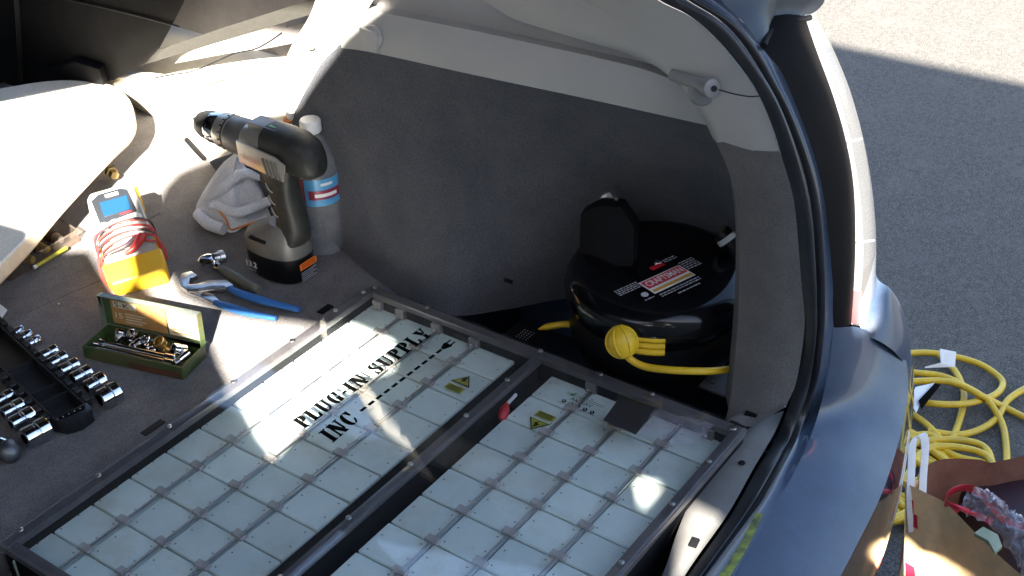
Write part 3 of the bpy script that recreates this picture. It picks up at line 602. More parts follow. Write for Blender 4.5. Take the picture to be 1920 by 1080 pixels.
# seat belt and its buckle
b0 = [[0.52,0.7669,0.787],[0.5,0.5826,0.8667],[0.48,0.4248,0.9365],[0.46,0.2839,0.9968],[0.44,0.1173,1.0685]]
b1 = [[0.52,0.7633,0.7761],[0.5,0.5874,0.8485],[0.48,0.4296,0.9154],[0.46,0.2878,0.9757],[0.44,0.1203,1.0465]]
sb = MB(); sb.loft(b0, b1, 'belt_web', 30, 2, 0.0015, (-0.5, -0.5, 0.5), thick=0.0015); sb.build('seat_belt', car)
bk = MB(); bk.prism([[0.5,0.9184,0.7608],[0.5,0.798,0.8087],[0.5,0.7345,0.8091],[0.5,0.7308,0.7811],[0.5,0.9085,0.7387]], (-0.02, -0.01, 0), 'void_black'); bk.build('belt_buckle', car, bevel=0.004)
cb = MB(); cb.tube([[0.47,0.2699,0.968],[0.47,0.2972,0.9497],[0.47,0.3294,0.9316],[0.48,0.3857,0.9095],[0.49,0.4487,0.877],[0.49,0.502,0.8511],[0.49,0.5525,0.8345],[0.49,0.5939,0.8197]], 0.0013, 'black_trim', 6, 40); cb.build('seat_cable', car)
# body shell outside the picture: roof, right window frame, left side; added light blockers
ws = [[0.45,0.042,1.049],[0.45,0.254,1.085],[0.45,0.62,1.1],[0.45,0.62,1.274],[0.45,0.264,1.203],[0.45,0.005,1.117]]
rf = MB()
top = [(.45,1.9,1.20),(.45,.62,1.274),(.45,.264,1.203),(.45,.005,1.117)]
topo = [(.42,1.9,1.30),(.42,.62,1.40),(.42,.27,1.385),(.40,-.25,1.19)]
rf.loft(topo, top, 'black_trim', 30, 4, 0.004, (-1, 0, 0), thick=0.02); rf.build('roof_side_rail', car)
rf = MB(); rf.box((-0.10, 1.10, 1.41), (1.10, 1.66, 0.025), 'black_trim'); rf.build('roof', car, bevel=0.01)
rf = MB(); rf.loft([(.45,.005,1.117),(.45,.02,1.08),(.45,.042,1.049)], [(.43,-.30,1.17),(.43,-.30,1.10),(.43,-.20,1.06)], 'beige_plastic', 12, 4); rf.build('window_corner_trim', car)
tgt = MB(); tgt.prism([(-.58,.27,1.43),(.50,.27,1.43),(.46,-.78,2.06),(-.54,-.78,2.06)], (0,.02,.035), 'satin_black'); tgt.build('open_tailgate', car, bevel=0.012)
cw = MB(); cw.box((-0.66, 1.10, 1.19), (0.04, 1.6, 0.41), 'black_trim'); cw.build('left_light_blocker', car)  # added unseen panel closing the left windows to darken the cabin
cw = MB(); cw.box((0.0, 2.05, 0.95), (1.36, 0.04, 0.96), 'black_trim'); cw.build('front_light_blocker', car)  # added unseen blocker against sky light from the front
cw = MB(); cw.box((0.63, 1.55, 1.15), (0.03, 1.0, 0.52), 'black_trim'); cw.build('right_light_blocker', car)  # added unseen panel blocking light through the right front window
lw = MB(); lw.box((-0.66, 0.6, 0.80), (0.05, 2.6, 0.36), 'cream_plastic'); lw.build('left_side_panel', car, bevel=0.02)

# ------------------------------------------------------------------ BATTERY BOX
PX, PY = 0.052, 0.0596
LX1 = 0.3072
RX0, RY0 = 0.2611, -0.2912
bx = thing('battery_box', (0.03, -0.26, 0.55), 'battery pack of pale square modules under a clear acrylic lid in the cargo floor', 'battery pack')
m = MB(); m.box((0.026, -0.272, 0.60), (0.572, 0.540, 0.10), 'void_black')
m.box((0.028, -0.265, 0.672), (0.568, 0.025, 0.03), 'void_black'); m.build('tray', bx)
# modules
def module_mesh(w, h):
    b = MB(); b.box((0, 0, -0.012), (w - 0.0022, h - 0.0022, 0.024), 'module_case')
    me_o = b.build('module', None, bevel=0.0012, seg=1)
    return me_o
mod = module_mesh(PX, PY)
dots = MB()
mesh_mod = mod.data; bpy.data.objects.remove(mod)
# vents become a second material on the shared mesh
bm = bmesh.new(); bm.from_mesh(mesh_mod); mesh_mod.materials.append(MATS['vent_dark'])
for (dx, dy) in ((-.018, .021), (.006, .022), (.018, -.020), (-.006, -.022)):
    vs = [bm.verts.new((dx + .0011*math.cos(a*math.pi/3), dy + .0011*math.sin(a*math.pi/3), 0.0003)) for a in range(6)]
    f_ = bm.faces.new(vs); f_.material_index = 1
bm.to_mesh(mesh_mod); bm.free()
def put_module(x, y, dz=0.0, rz=0.0):
    o = bpy.data.objects.new('battery_module', mesh_mod); col.objects.link(o); o.parent = bx
    o.location = Vector((x, y, 0.70 + dz)) - bx.location; o.rotation_euler = (random.uniform(-.004, .004), random.uniform(-.004, .004), rz)
nL = range(-6, 5)
for i in nL:
    for j in range(4):
        put_module(-PX*i - PX/2, -PY*(j + .5), random.uniform(-.0006, .0006), random.uniform(-.006, .006))
for i in range(-1, 10):
    for j in range(4):
        put_module(RX0 - PX*i - PX/2, RY0 - PY*(j + .5), random.uniform(-.0006, .0006), random.uniform(-.006, .006))
# rods between the rows and the clips on their nodes
def rod(x0, x1, y):
    b = MB(); b.tube([(x0, y - .0016, .7035), (x1, y - .0016, .7035)], 0.0013, 'rod_steel', 8); b.tube([(x0, y + .0016, .7035), (x1, y + .0016, .7035)], 0.0009, 'clear_plastic', 6); b.build('tie_rod', bx)
for j in (1, 2, 3):
    rod(-0.262, 0.310, -PY*j); rod(-0.262, 0.310, RY0 - PY*j)
cl = MB(); cl.box((0, 0, 0), (0.010, 0.017, 0.0042), 'clear_plastic'); clo = cl.build('clip', None, bevel=0.001, seg=1); clm = clo.data; bpy.data.objects.remove(clo)
def clip(x, y):
    o = bpy.data.objects.new('rod_clip', clm); col.objects.link(o); o.parent = bx
    o.location = Vector((x + random.uniform(-.001, .001), y, 0.7055)) - bx.location; o.rotation_euler = (0, 0, random.uniform(-.12, .12))
for i in range(-5, 5):
    for j in (1, 2, 3): clip(-PX*i, -PY*j)
for i in range(0, 10):
    for j in (1, 2, 3): clip(RX0 - PX*i, RY0 - PY*j)
br = MB(); br.box((0, 0, 0.006), (0.012, 0.014, 0.014), 'clear_plastic'); br.lathe([(0.003, 0), (0.003, 0.002)], (-0.007, 0, 0.006), (-1, 0, 0), 'chrome', 8)
bro = br.build('bracket', None, bevel=0.001, seg=1); brm = bro.data; bpy.data.objects.remove(bro)
for (x, y) in [(0.304, -PY*.35), (0.304, -PY), (0.304, -PY*2), (0.304, -PY*3), (0.306, RY0 - PY), (0.306, RY0-PY*3.6)]:
    o = bpy.data.objects.new('rod_bracket', brm); col.objects.link(o); o.parent = bx; o.location = Vector((x, y, 0.702)) - bx.location
# frame bars (angle section) and lid
ZT = 0.7225
XL, XR, YF, YR_ = -0.264, 0.316, 0.002, -0.547
def bar(name, a, b, c, size, bev=0.0015):
    k = MB(); k.box(c, size, 'frame_bar'); return k.build(name, bx, bevel=bev)
bar('frame_rail', 0, 0, ((XL+XR)/2, YF-.007, .7195), (XR-XL, .0125, .009)); bar('frame_rail', 0, 0, ((XL+XR)/2, YR_+.007, .7195), (XR-XL, .014, .009))
bar('frame_rail', 0, 0, (XR-.007, (YF+YR_)/2, .7195), (.0139, YF-YR_-.0282, .009)); bar('frame_rail', 0, 0, (XL+.007, (YF+YR_)/2, .7195), (.0139, YF-YR_-.0282, .009))
DY = -.2750
for (c_, z_) in ((((XL+XR)/2, YF-.0055, .688), (XR-XL-.006, .006, .053)), (((XL+XR)/2, YR_+.0055, .688), (XR-XL-.006, .006, .053)), ((XR-.0075, (YF+YR_)/2, .688), (.006, YF-YR_-.03, .053)), ((XL+.0075, (YF+YR_)/2, .688), (.006, YF-YR_-.03, .053)), (((XL+XR)/2, DY, .690), (XR-XL-.04, .008, .049))):
    k_ = MB(); k_.box(c_, z_, 'void_black'); k_.build('box_wall', bx)
bar('divider_rail', 0, 0, ((XL+XR)/2, DY, .7195), (XR-XL-.0285, .0115, .009))
k_ = MB(); k_.box(((XL+XR)/2, -.2525, .6885), (XR-XL-.03, .0265, .020), 'void_black'); k_.build('module_packing', bx)
ld = MB(); ld.box(((XL+XR)/2, (YF+YR_)/2, .7262), (XR-XL-.002, YF-YR_-.002, .004), 'acrylic'); lid = ld.build('lid_panel', bx, bevel=0.0006, seg=1)
def screw(x, y, r=.0032):
    k = MB(); k.lathe([(r, 0), (r*.9, .0012), (r*.4, .0018)], (x, y, .7283), (0, 0, 1), 'chrome_rough', 10); k.build('lid_screw', lid)
for x in (-.24, -.14, -.04, .06, .16, .24): screw(x, YF-.007); screw(x, YR_+.007); screw(x, DY)
for y in (-.012, -.10, -.36, -.43): screw(XR-.007, y)
screw(XR-.007, -.012); screw(XR-.024, -.007); screw(XR-.007, DY); screw(XR-.012, YR_+.012, .0045)
# warning stickers
def sticker(cx, cy, flip):
    b = MB(); z = .7012; s = -1 if flip else 1
    f0_ = FR((cx, cy, z), (0, -1*s, 0), (1*s, 0, 0)); fr = lambda a_, b_, c_=0.0: f0_(a_*1.28, b_*1.28, c_)
    b.poly([fr(-.013, -.010, .0004), fr(.006, -.010, .0004), fr(.006, -.0015, .0004), fr(-.013, -.0015, .0004)], 'warn_yellow')
    for k in range(3): b.poly([fr(-.011, -.0085+.0022*k, .0008), fr(.004, -.0085+.0022*k, .0008), fr(.004, -.0075+.0022*k, .0008), fr(-.011, -.0075+.0022*k, .0008)], 'black_ink')
    T = [(-.014, .002), (.008, .002), (-.003, .017)]
    b.poly([fr(x, y, .0004) for x, y in T], 'black_ink')
    cx2, cy2 = -.003, .007
    b.poly([fr(cx2+(x-cx2)*.82, cy2+(y-cy2)*.82, .0008) for x, y in T], 'warn_yellow')
    b.poly([fr(-.0035, .013, .0012), fr(-.0065, .0075, .0012), fr(-.0035, .008, .0012), fr(-.0045, .0035, .0012), fr(.0005, .009, .0012), fr(-.0025, .0088, .0012), fr(-.0015, .013, .0012)], 'black_ink')
    b.build('warning_sticker', bx, flat=True)
q = [0.2279,-0.2143,0.7]; sticker(q[0], q[1], False)
q = [0.2282,-0.3266,0.7]; sticker(q[0], q[1], True)
# stamped module marking, black tape, silver pouch, smudges
pr_ = MB(); fr = FR([0.2672,-0.3273,0.7014], [-0,-0.0692,0], [0.0227,0.0029,0])
W_ = 0.052
for k in range(5): pr_.lathe([(0.0028, 0), (0.0028, .0004)], fr(.006+.0098*k, .004), (0, 0, 1), 'black_ink', 12)
for k in range(5): pr_.lathe([(0.0010, 0.0005), (0.0010, .0007)], fr(.006+.0098*k, .004), (0, 0, 1), 'module_case', 8)
text_mb(pr_, 'AV SAV', fr, .0055, 'black_ink', .030, .0004, .010, .010)
for (a_, b_, w_) in ((0, -.001, .052), (0, .0175, .052), (0, .0205, .052)): pr_.poly([fr(a_, b_, .0004), fr(a_+w_, b_, .0004), fr(a_+w_, b_+.0006, .0004), fr(a_, b_+.0006, .0004)], 'black_ink')
for k in range(2): pr_.poly([fr(.004+.014*k, .018, .0005), fr(.012+.014*k, .026, .0005), fr(.010+.014*k, .018, .0005)], 'green_print')
pr_.build('module_marking', bx, flat=True)
tp_ = MB(); tp_.prism([[0.2369,-0.4087,0.7286],[0.2795,-0.4029,0.7286],[0.2893,-0.4503,0.7286],[0.235,-0.4519,0.7286]], (0, 0, .0006), 'duct_black'); tp_.build('black_tape_square', bx)
fo = MB(); F4 = [[0.2387,-0.4525,0.7286],[0.285,-0.4473,0.7286],[0.2963,-0.5167,0.7286],[0.2512,-0.5146,0.7286]]
rows = []
for i in range(15):
    rows.append([])
    for j in range(15):
        a = Vector(F4[0]).lerp(Vector(F4[3]), i/14); b = Vector(F4[1]).lerp(Vector(F4[2]), i/14); q = a.lerp(b, j/14)
        q.z += random.uniform(0, .0022) + .001*math.sin(i*1.3+j*.7); rows[-1].append(q)
fo.grid(rows, 'film_clear'); fo.build('crumpled_film', bx, ang=180)
sm = MB()
for (u, r_) in (([0.1838,-0.1769,0.7014], .0035), ([0.1725,-0.1747,0.7014], .002)): sm.lathe([(r_, 0), (r_*.6, .0002)], u, (0, 0, 1), 'vent_dark', 9)
sm.build('glue_smudge', bx)
rc = MB(); q = Vector([0.2145,-0.2872,0.703])
rc.tube([q + Vector((-.010, -.004, -.004)), q, q + Vector((.010, .003, .004))], .0055, 'red_plastic', 12, 12, rf=lambda t: .55 + .6*math.sin(math.pi*min(t*1.1, 1))**.6)
rc.tube([q + Vector((.010, .003, .003)), q + Vector((.030, .004, .004))], .0022, 'white_ink', 8); rc.build('red_wire_cap', bx)

# --- stencil lettering on the lid
def ring(cx, cy, ro, so_, ri, si, a0, a1, n=10):
    o_ = [(cx + ro*math.cos(R(a0+(a1-a0)*k/n)), cy + so_*math.sin(R(a0+(a1-a0)*k/n))) for k in range(n+1)]
    i_ = [(cx + ri*math.cos(R(a1-(a1-a0)*k/n)), cy + si*math.sin(R(a1-(a1-a0)*k/n))) for k in range(n+1)]
    return o_ + i_
def rc4(x0, y0, x1, y1): return [(x0, y0), (x1, y0), (x1, y1), (x0, y1)]
G = {
 'P': (0.80, [rc4(.10,.07,.34,.93), rc4(.0,0,.44,.07), rc4(.0,.93,.38,1), ring(.42,.715,.36,.285,.08,.205,-90,90)]),
 'L': (0.80, [rc4(.10,.07,.34,.93), rc4(.0,0,.38,.07), rc4(.0,.93,.44,1), [(.42,0),(.76,0),(.80,.36),(.73,.36),(.62,.09),(.42,.09)]]),
 'U': (0.92, [rc4(.10,.30,.34,.93), rc4(.0,.93,.44,1), ring(.36,.30,.26,.30,.02,.22,180,262), ring(.42,.30,.36,.30,.28,.22,276,360), rc4(.70,.30,.78,.93), rc4(.58,.93,.90,1)]),
 'G': (0.90, [ring(.42,.5,.42,.5,.15,.42,98,262), ring(.46,.5,.30,.5,.24,.43,15,78), rc4(.68,.60,.76,.98), rc4(.52,.02,.76,.40), rc4(.46,.40,.86,.46)]),
 'C': (0.86, [ring(.42,.5,.42,.5,.15,.42,98,262), ring(.46,.5,.32,.5,.26,.43,20,78), rc4(.72,.60,.80,.98), ring(.46,.5,.34,.5,.28,.42,282,340)]),
 'I': (0.50, [rc4(.12,.07,.38,.93), rc4(.0,0,.50,.07), rc4(.0,.93,.50,1)]),
 'N': (0.98, [rc4(.10,.07,.18,.80), rc4(.0,0,.28,.07), [(.02,1),(.34,1),(.86,.0),(.62,.0),(.02,.93)], rc4(.78,.22,.86,.93), rc4(.66,.93,.96,1)]),
 'S': (0.76, [ring(.37,.74,.35,.26,.12,.19,98,215), [(.06,.62),(.16,.72),(.66,.40),(.60,.24)], ring(.35,.27,.35,.27,.12,.20,-82,30), rc4(.62,.64,.69,1), rc4(.02,.0,.09,.36), ring(.38,.74,.28,.26,.22,.20,12,80), ring(.33,.27,.28,.27,.22,.20,192,262)]),
 'Y': (0.94, [[(.06,.93),(.36,.93),(.56,.46),(.34,.42)], rc4(.0,.93,.42,1), [(.72,.93),(.80,.93),(.62,.50),(.58,.52)], rc4(.60,.93,.92,1), rc4(.34,.07,.58,.40), rc4(.22,0,.70,.07)]),
 '-': (0.40, [rc4(.04,.36,.36,.52)]), ' ': (0.50, [])}
def stencil(mb, word, o, xe, ye):
    o = Vector(o); X_ = Vector(xe) - o; Y_ = Vector(ye) - o
    tot = sum(G[c][0] + .19 for c in word) - .19; cx = 0
    for c in word:
        w, polys = G[c]
        for iz, dx in enumerate((0, -.03, .03, .06)):
            for P_ in polys: mb.poly([o + X_*((cx + a + dx)/tot) + Y_*b + Vector((0, 0, .00008*iz)) for a, b in P_], 'black_ink')
        cx += w + .19
tx = MB(); zt = .7286
stencil(tx, 'PLUG-IN SUPPLY', [0.0412,-0.1375,0.7286], [0.2654,-0.1437,0.7286], [0.0438,-0.1154,0.7286])
stencil(tx, 'INC', [0.0409,-0.181,0.7286], [0.0871,-0.1797,0.7286], [0.0442,-0.1557,0.7286])
d0_ = Vector([0.0999,-0.1693,0.7286]); d1_ = Vector([0.2501,-0.1724,0.7286]); dv = (d1_ - d0_); un = dv.normalized(); pn = Vector((-un.y, un.x, 0))
for k in range(11):
    a = d0_ + dv*(k/11); b = a + dv*(0.062); tx.poly([a - pn*.0021, b - pn*.0021, b + pn*.0021, a + pn*.0021], 'black_ink')
e = d1_
tx.poly([e + un*(-.003) - pn*.0022, e + un*.006 - pn*.006, e + un*.010 - pn*.006, e + un*.010 + pn*.006, e + un*.006 + pn*.006, e + un*(-.003) + pn*.0022], 'black_ink')
for s in (-1, 1): tx.poly([e + un*.010 + pn*(.0034*s - .0012), e + un*.018 + pn*(.0034*s - .0012), e + un*.018 + pn*(.0034*s + .0012), e + un*.010 + pn*(.0034*s + .0012)], 'black_ink')
tx.build('stencil_lettering', lid, flat=True)

# ------------------------------------------------------------------ CORD REEL
RC = Vector([0.4317,-0.3633,0.815]); RR = 0.112
rl = thing('cord_reel', (RC.x, RC.y, 0.69), 'round black retractable cord reel standing in the dark well beside the battery box', 'cord reel')
tn = Vector((-0.06, -0.03, 1)).normalized()
m = MB(); m.lathe([(0.0, .004), (RR*.3, .004), (RR*.80, .002), (RR*.90, -.002), (RR*.97, -.010), (RR, -.022), (RR, -.030), (RR*.955, -.034), (RR*.94, -.05)], RC, tn, 'reel_black', 72, cap=False); m.build('top_shell', rl, ang=50)
m = MB(); m.lathe([(RR*.935, -.036), (RR*.95, -.060), (RR*.96, -.085), (RR*.90, -.105), (RR*.5, -.115)], RC, tn, 'reel_matt', 64); m.build('drum_case', rl, ang=40)
m = MB(); m.lathe([(.006, .0035), (.004, .0058)], RC, tn, 'chrome_rough', 6); m.lathe([(.002, .003), (.002, .005)], Vector([0.4519,-0.3199,0.82]), tn, 'pale_ink', 6); m.build('centre_bolt', rl)
# printed label
fr = FR([0.3689,-0.3957,0.8195], [0.0625,-0.0202,0], [0.0178,0.0232,0])
fr.z = tn; w_ = 0.0644; h_ = 0.0292
def lrect(mb, x0, y0, x1, y1, m_, z): mb.poly([fr(x0, y0, z), fr(x1, y0, z), fr(x1, y1, z), fr(x0, y1, z)], m_)
m = MB(); z0 = .0008
lrect(m, 0, 0, w_, h_, 'white_ink', z0); lrect(m, w_*.03, h_*.40, w_*.97, h_*.94, 'red_ink', z0+.0004); lrect(m, w_*.03, h_*.08, w_*.97, h_*.26, 'gold_ink', z0+.0004)
text_mb(m, 'CRAFTSMAN', fr, h_*.36, 'white_ink', w_*.86, z0+.0008, w_*.07, h_*.49, bold=.02)
lrect(m, w_*.50, h_*1.35, w_*.82, h_*1.62, 'red_ink', z0)
def small_lines(mb, x0, y0, n_, w, s=.0022, seed=1):
    rd = random.Random(seed)
    for k in range(n_):
        x = x0; y = y0 - k*s*1.7
        while x < x0 + w:
            l_ = rd.uniform(.002, .006); lrect(mb, x, y, min(x + l_, x0 + w), y + s*.8, 'pale_ink', z0); x += l_ + .0012
small_lines(m, w_*.86, h_*1.62, 2, .020, .0024, 3); small_lines(m, w_*1.03, h_*1.05, 5, .022, .0024, 4); small_lines(m, w_*.04, -.006, 2, .062, .0024, 5)
small_lines(m, w_*.34, -.017, 1, .034, .0026, 6); small_lines(m, -w_*.52, h_*1.10, 4, .034, .0020, 7)
m.lathe([(.0045, z0), (.0045, z0+.0002)], fr(-.010, h_*.22), tn, 'pale_ink', 16); small_lines(m, -.018, -.004, 1, .014, .002, 8)
m.build('printed_label', rl, flat=True)
# yellow cable wound in the window, ball stop, outgoing cable
fdir = Vector((-0.45, -0.89, 0)).normalized()
m = MB()
for k in range(3):
    z = .7815 - k*.0088; pts = []
    for a in range(187, 216, 4):
        an = R(a); pts.append(Vector((RC.x + math.cos(an)*(RR*.955), RC.y + math.sin(an)*(RR*.955), z)))
    m.tube(pts, .0046, 'cable_yellow', 10, 24)
m.build('wound_cable', rl)
BC = Vector([0.312,-0.3864,0.7827])
m = MB(); m.lathe([(.001, -.019), (.010, -.017), (.0165, -.009), (.0185, 0), (.0165, .009), (.010, .016), (.006, .019)], BC, (0.25, 0.5, 0.85), 'cable_yellow', 26); 
for k in range(7):
    a = R(k*360/7); u_ = Vector((math.cos(a), math.sin(a), 0)); pts = []
    ax_ = Vector((0.25, 0.5, 0.85)).normalized(); s1_ = ax_.cross(Vector((1, 0, 0))).normalized(); s2_ = ax_.cross(s1_)
    d_ = s1_*math.cos(a) + s2_*math.sin(a)
    for b_ in range(-80, 81, 20): pts.append(BC + (d_*math.cos(R(b_)) + ax_*math.sin(R(b_)))*.0185)
    m.tube(pts, .0013, 'cable_yellow', 6, 14)
m.build('ball_stop', rl)
m = MB(); m.tube([[0.314,-0.3869,0.769],[0.316,-0.3981,0.7585],[0.318,-0.4161,0.7554],[0.322,-0.447,0.7608],[0.34,-0.4782,0.7607],[0.385,-0.4886,0.74],[0.43,-0.5091,0.733]], .0043, 'cable_yellow', 12, 50); m.build('outgoing_cable', rl)
m = MB(); m.tube([[0.36,-0.2369,0.7166],[0.365,-0.2498,0.7226],[0.375,-0.2671,0.7265],[0.39,-0.2851,0.7213]], .0042, 'cable_yellow', 12, 24, rf=lambda t: min(1, .25 + 4*t)); m.build('supply_cable', rl)
# hanger bracket with its strap
m = MB(); HB = [[0.4,-0.2702,0.799],[0.42,-0.2605,0.8601],[0.42,-0.2848,0.8792],[0.42,-0.316,0.887],[0.42,-0.3371,0.8644],[0.4,-0.347,0.8246]]
m.prism(HB, (0.022, 0.006, 0.0), 'void_black'); m.build('hanger_bracket', rl, bevel=0.002)
m = MB(); m.prism([[0.44,-0.2724,0.8616],[0.44,-0.2783,0.8826],[0.44,-0.2888,0.89],[0.44,-0.2995,0.88],[0.44,-0.2982,0.8678]], (0.02, 0, 0), 'rod_steel'); m.prism([[0.435,-0.2967,0.8712],[0.435,-0.2994,0.8881],[0.435,-0.3039,0.888],[0.435,-0.3041,0.8735]], (0.003, 0, 0), 'brass'); m.build('hanger_strap', rl, bevel=0.001)
m = MB()
for (q, w_b) in (([0.4,-0.387,0.7221], 0),): m.tube([[0.345,-0.3669,0.7175],[0.345,-0.3722,0.7117],[0.345,-0.3794,0.7209]], .002, 'chrome', 8, 8)
m.build('latch_spring', rl)
# hose with white bands behind the reel
hs = MB(); hp = [[0.5,-0.4109,0.8422],[0.5,-0.429,0.8285],[0.5,-0.4374,0.8101],[0.5,-0.4466,0.7827]]
hs.tube(hp, .011, 'reel_matt', 14, 20); hso = hs.build('taped_hose'); tag(hso, 'short black hose banded with white tape behind the cord reel', 'hose')
hb = MB(); hb.tube([[0.498,-0.4178,0.8394],[0.498,-0.4224,0.8349]], .0125, 'paper_white', 14); hb.build('tape_band', hso)
hb = MB(); hb.tube([[0.498,-0.4366,0.8155],[0.498,-0.4402,0.806]], .0125, 'paper_white', 14); hb.build('tape_band', hso)
hb = MB(); hb.lathe([(.004, 0), (.003, .008)], [0.5,-0.4138,0.8416], (0, 0, 1), 'brass', 8); hb.build('brass_fitting', hso)

# ------------------------------------------------------------------ DRILL
X0 = 0.300
dr = thing('cordless_drill', (X0, .15, .705), 'grey and black cordless drill standing upright on its battery beside the water bottle', 'drill')
AX = (0, 1, 0); zb = .900
m = MB(); m.lathe([(.0025, .0), (.0025, .018), (.0012, .020)], (X0, .262, zb + .002), AX, 'steel_dark', 8); m.build('drill_bit', dr)
m = MB(); m.lathe([(.0205, 0), (.0205, .006), (.019, .016), (.015, .026), (.009, .031), (.006, .032)], (X0, .240, zb), AX, 'drill_black', 28); m.build('chuck', dr)
m = MB(); m.lathe([(.0215, 0), (.022, .003), (.022, .015), (.0208, .0175)], (X0, .2245, zb), AX, 'chrome', 32); 
m.build('chuck_ring', dr)
m = MB(); m.lathe([(.0235, 0), (.0240, .002), (.0240, .018), (.0225, .021)], (X0, .2025, zb), AX, 'drill_silver', 32); m.lathe([(.0242, .0015), (.0242, .0040)], (X0, .2025, zb), AX, 'drill_black', 32)
for k in range(16):
    a = R(k*22.5); m.box((X0 + .0241*math.cos(a), .209, zb + .0241*math.sin(a)), (.0012, .004, .0012), 'black_ink')
m.build('torque_collar', dr)
m = MB(); m.lathe([(.0245, 0), (.0255, .004), (.0250, .030), (.0238, .033)], (X0, .1695, zb - .001), AX, 'drill_grey', 32); m.build('gear_housing', dr)
def sect(y, zc, hw, hh, n_=28, e_=2.6):
    out = []
    for k in range(n_):
        a = 2*math.pi*k/n_; c_, s_ = math.cos(a), math.sin(a)
        out.append(Vector((X0 + hw*math.copysign(abs(c_)**(2/e_), c_), y, zc + hh*math.copysign(abs(s_)**(2/e_), s_))))
    return out
m = MB(); secs = [sect(.171, .900, .0235, .0235), sect(.150, .900, .0250, .0255), sect(.120, .900, .0262, .0268), sect(.098, .900, .0262, .0268)]
m.grid(secs, 'drill_silver', closed_u=True); m.poly(secs[0], 'drill_silver'); m.poly(secs[-1][::-1], 'drill_silver'); m.build('motor_housing', dr, ang=50)
m = MB(); secs = [sect(.132, .905, .0265, .0275), sect(.105, .904, .0265, .0290), sect(.082, .902, .0255, .0290), sect(.064, .899, .0225, .0260), sect(.053, .896, .015, .018), sect(.050, .895, .006, .007)]
m.grid(secs, 'drill_black', closed_u=True); m.poly(secs[0], 'drill_black'); m.poly(secs[-1][::-1], 'drill_black'); m.build('rear_cap', dr, ang=60)
m = MB(); m.box((X0, .137, .9265), (.024, .05, .010), 'drill_grey'); m.box((X0 - .002, .120, .9320), (.010, .018, .0008), 'green_print'); m.build('top_cover', dr, bevel=.003)
m = MB(); m.prism([(X0-.0275,.168,.912),(X0-.0275,.100,.905),(X0-.0275,.084,.897),(X0-.0275,.090,.872),(X0-.0275,.168,.880)], (-.003,0,0), 'drill_silver'); m.build('side_plate', dr, bevel=.0015)
for k in range(4):
    m = MB(); m.box((X0 - .0310, .119 - k*.0072, .886), (.0030, .0028, .026), 'drill_grey', Matrix.Rotation(R(-14), 3, 'X')); m.build('vent_fin', dr, bevel=.0006, seg=1)
m = MB(); frd = FR((X0 - .0272, .150, .884), (0, -1, -.12), (0, -.12, 1)); text_mb(m, 'CRAFTSMAN', FR((X0 - .0312, .162, .889), (0, -1, -.10), (0, -.10, 1)), .006, 'pink_print', .034, .0006)
m.build('maker_print', dr, flat=True)
def hsec(z, yc, hy, hx, n_=24):
    return [Vector((X0 + hx*math.copysign(abs(math.cos(2*math.pi*k/n_))**.8, math.cos(2*math.pi*k/n_)), yc + hy*math.copysign(abs(math.sin(2*math.pi*k/n_))**.8, math.sin(2*math.pi*k/n_)), z)) for k in range(n_)]
m = MB(); S_ = [hsec(.880, .128, .030, .0175), hsec(.862, .127, .026, .0178), hsec(.845, .124, .021, .018), hsec(.825, .120, .020, .019), hsec(.800, .116, .0215, .019), hsec(.785, .117, .023, .020), hsec(.772, .124, .028, .022), hsec(.764, .135, .036, .026)]
m.grid(S_, 'drill_black', closed_u=True); m.poly(S_[0], 'drill_black'); m.poly(S_[-1], 'drill_black'); m.build('handle', dr, ang=60)
for k, z in enumerate((.846, .828, .810)):
    m = MB(); m.tube([(X0 - .0165, .139 - k*.002, z + .006), (X0 - .0195, .132 - k*.002, z), (X0 - .0190, .126 - k*.002, z - .004)], .0011, 'drill_silver', 6, 8); m.build('grip_line', dr)
m = MB(); m.prism([(X0 - .007, .158, .868), (X0 - .007, .162, .845), (X0 - .007, .152, .838), (X0 - .007, .146, .866)], (.014, 0, 0), 'drill_black'); m.build('trigger', dr, bevel=.003)
m = MB(); bxp = [hsec(.790, .130, .022, .020), hsec(.778, .138, .034, .027), hsec(.768, .148, .046, .0315), hsec(.758, .150, .050, .0335), hsec(.745, .150, .0505, .034)]
m.grid(bxp, 'drill_grey', closed_u=True); m.poly(bxp[0], 'drill_grey'); m.poly(bxp[-1], 'drill_grey'); m.build('base_shoe', dr, ang=60)
m = MB(); m.box((X0 - .031, .155, .768), (.006, .030, .004), 'void_black'); m.build('belt_slot', dr, bevel=.001)
m = MB(); bxp = [hsec(.7448, .150, .049, .0332), hsec(.738, .150, .0495, .0335), hsec(.712, .150, .048, .0328), hsec(.706, .150, .045, .030)]
m.grid(bxp, 'reel_matt', closed_u=True); m.poly(bxp[0], 'reel_matt'); m.poly(bxp[-1], 'reel_matt'); bt = m.build('battery', dr, ang=50)
m = MB(); frb = FR((X0 - .0350, .180, .7185), (0, -1, 0), (0, 0, 1)); text_mb(m, '13.2', frb, .0095, 'white_ink', .020, .0006, 0, .004, bold=.03); text_mb(m, 'VOLTS', frb, .0035, 'white_ink', .014, .0006, .003, -.002); m.build('voltage_print', bt, flat=True); m = MB()
frc = FR((X0 - .020, .0985, .709), (1, 0, 0), (0, 0, 1))
m.poly([frc(.004, .020, .0012), frc(.036, .020, .0012), frc(.036, .030, .0012), frc(.004, .030, .0012)], 'orange_print')
for k in range(5): m.poly([frc(.005, .015 - k*.0030, .0012), frc(.034 - (k % 2)*.006, .015 - k*.0030, .0012), frc(.034 - (k % 2)*.006, .0162 - k*.0030, .0012), frc(.005, .0162 - k*.0030, .0012)], 'pale_ink')
for k in range(3): m.poly([frc(.007, .0275 - k*.0025, .0016), frc(.033, .0275 - k*.0025, .0016), frc(.033, .0283 - k*.0025, .0016), frc(.007, .0283 - k*.0025, .0016)], 'black_ink')
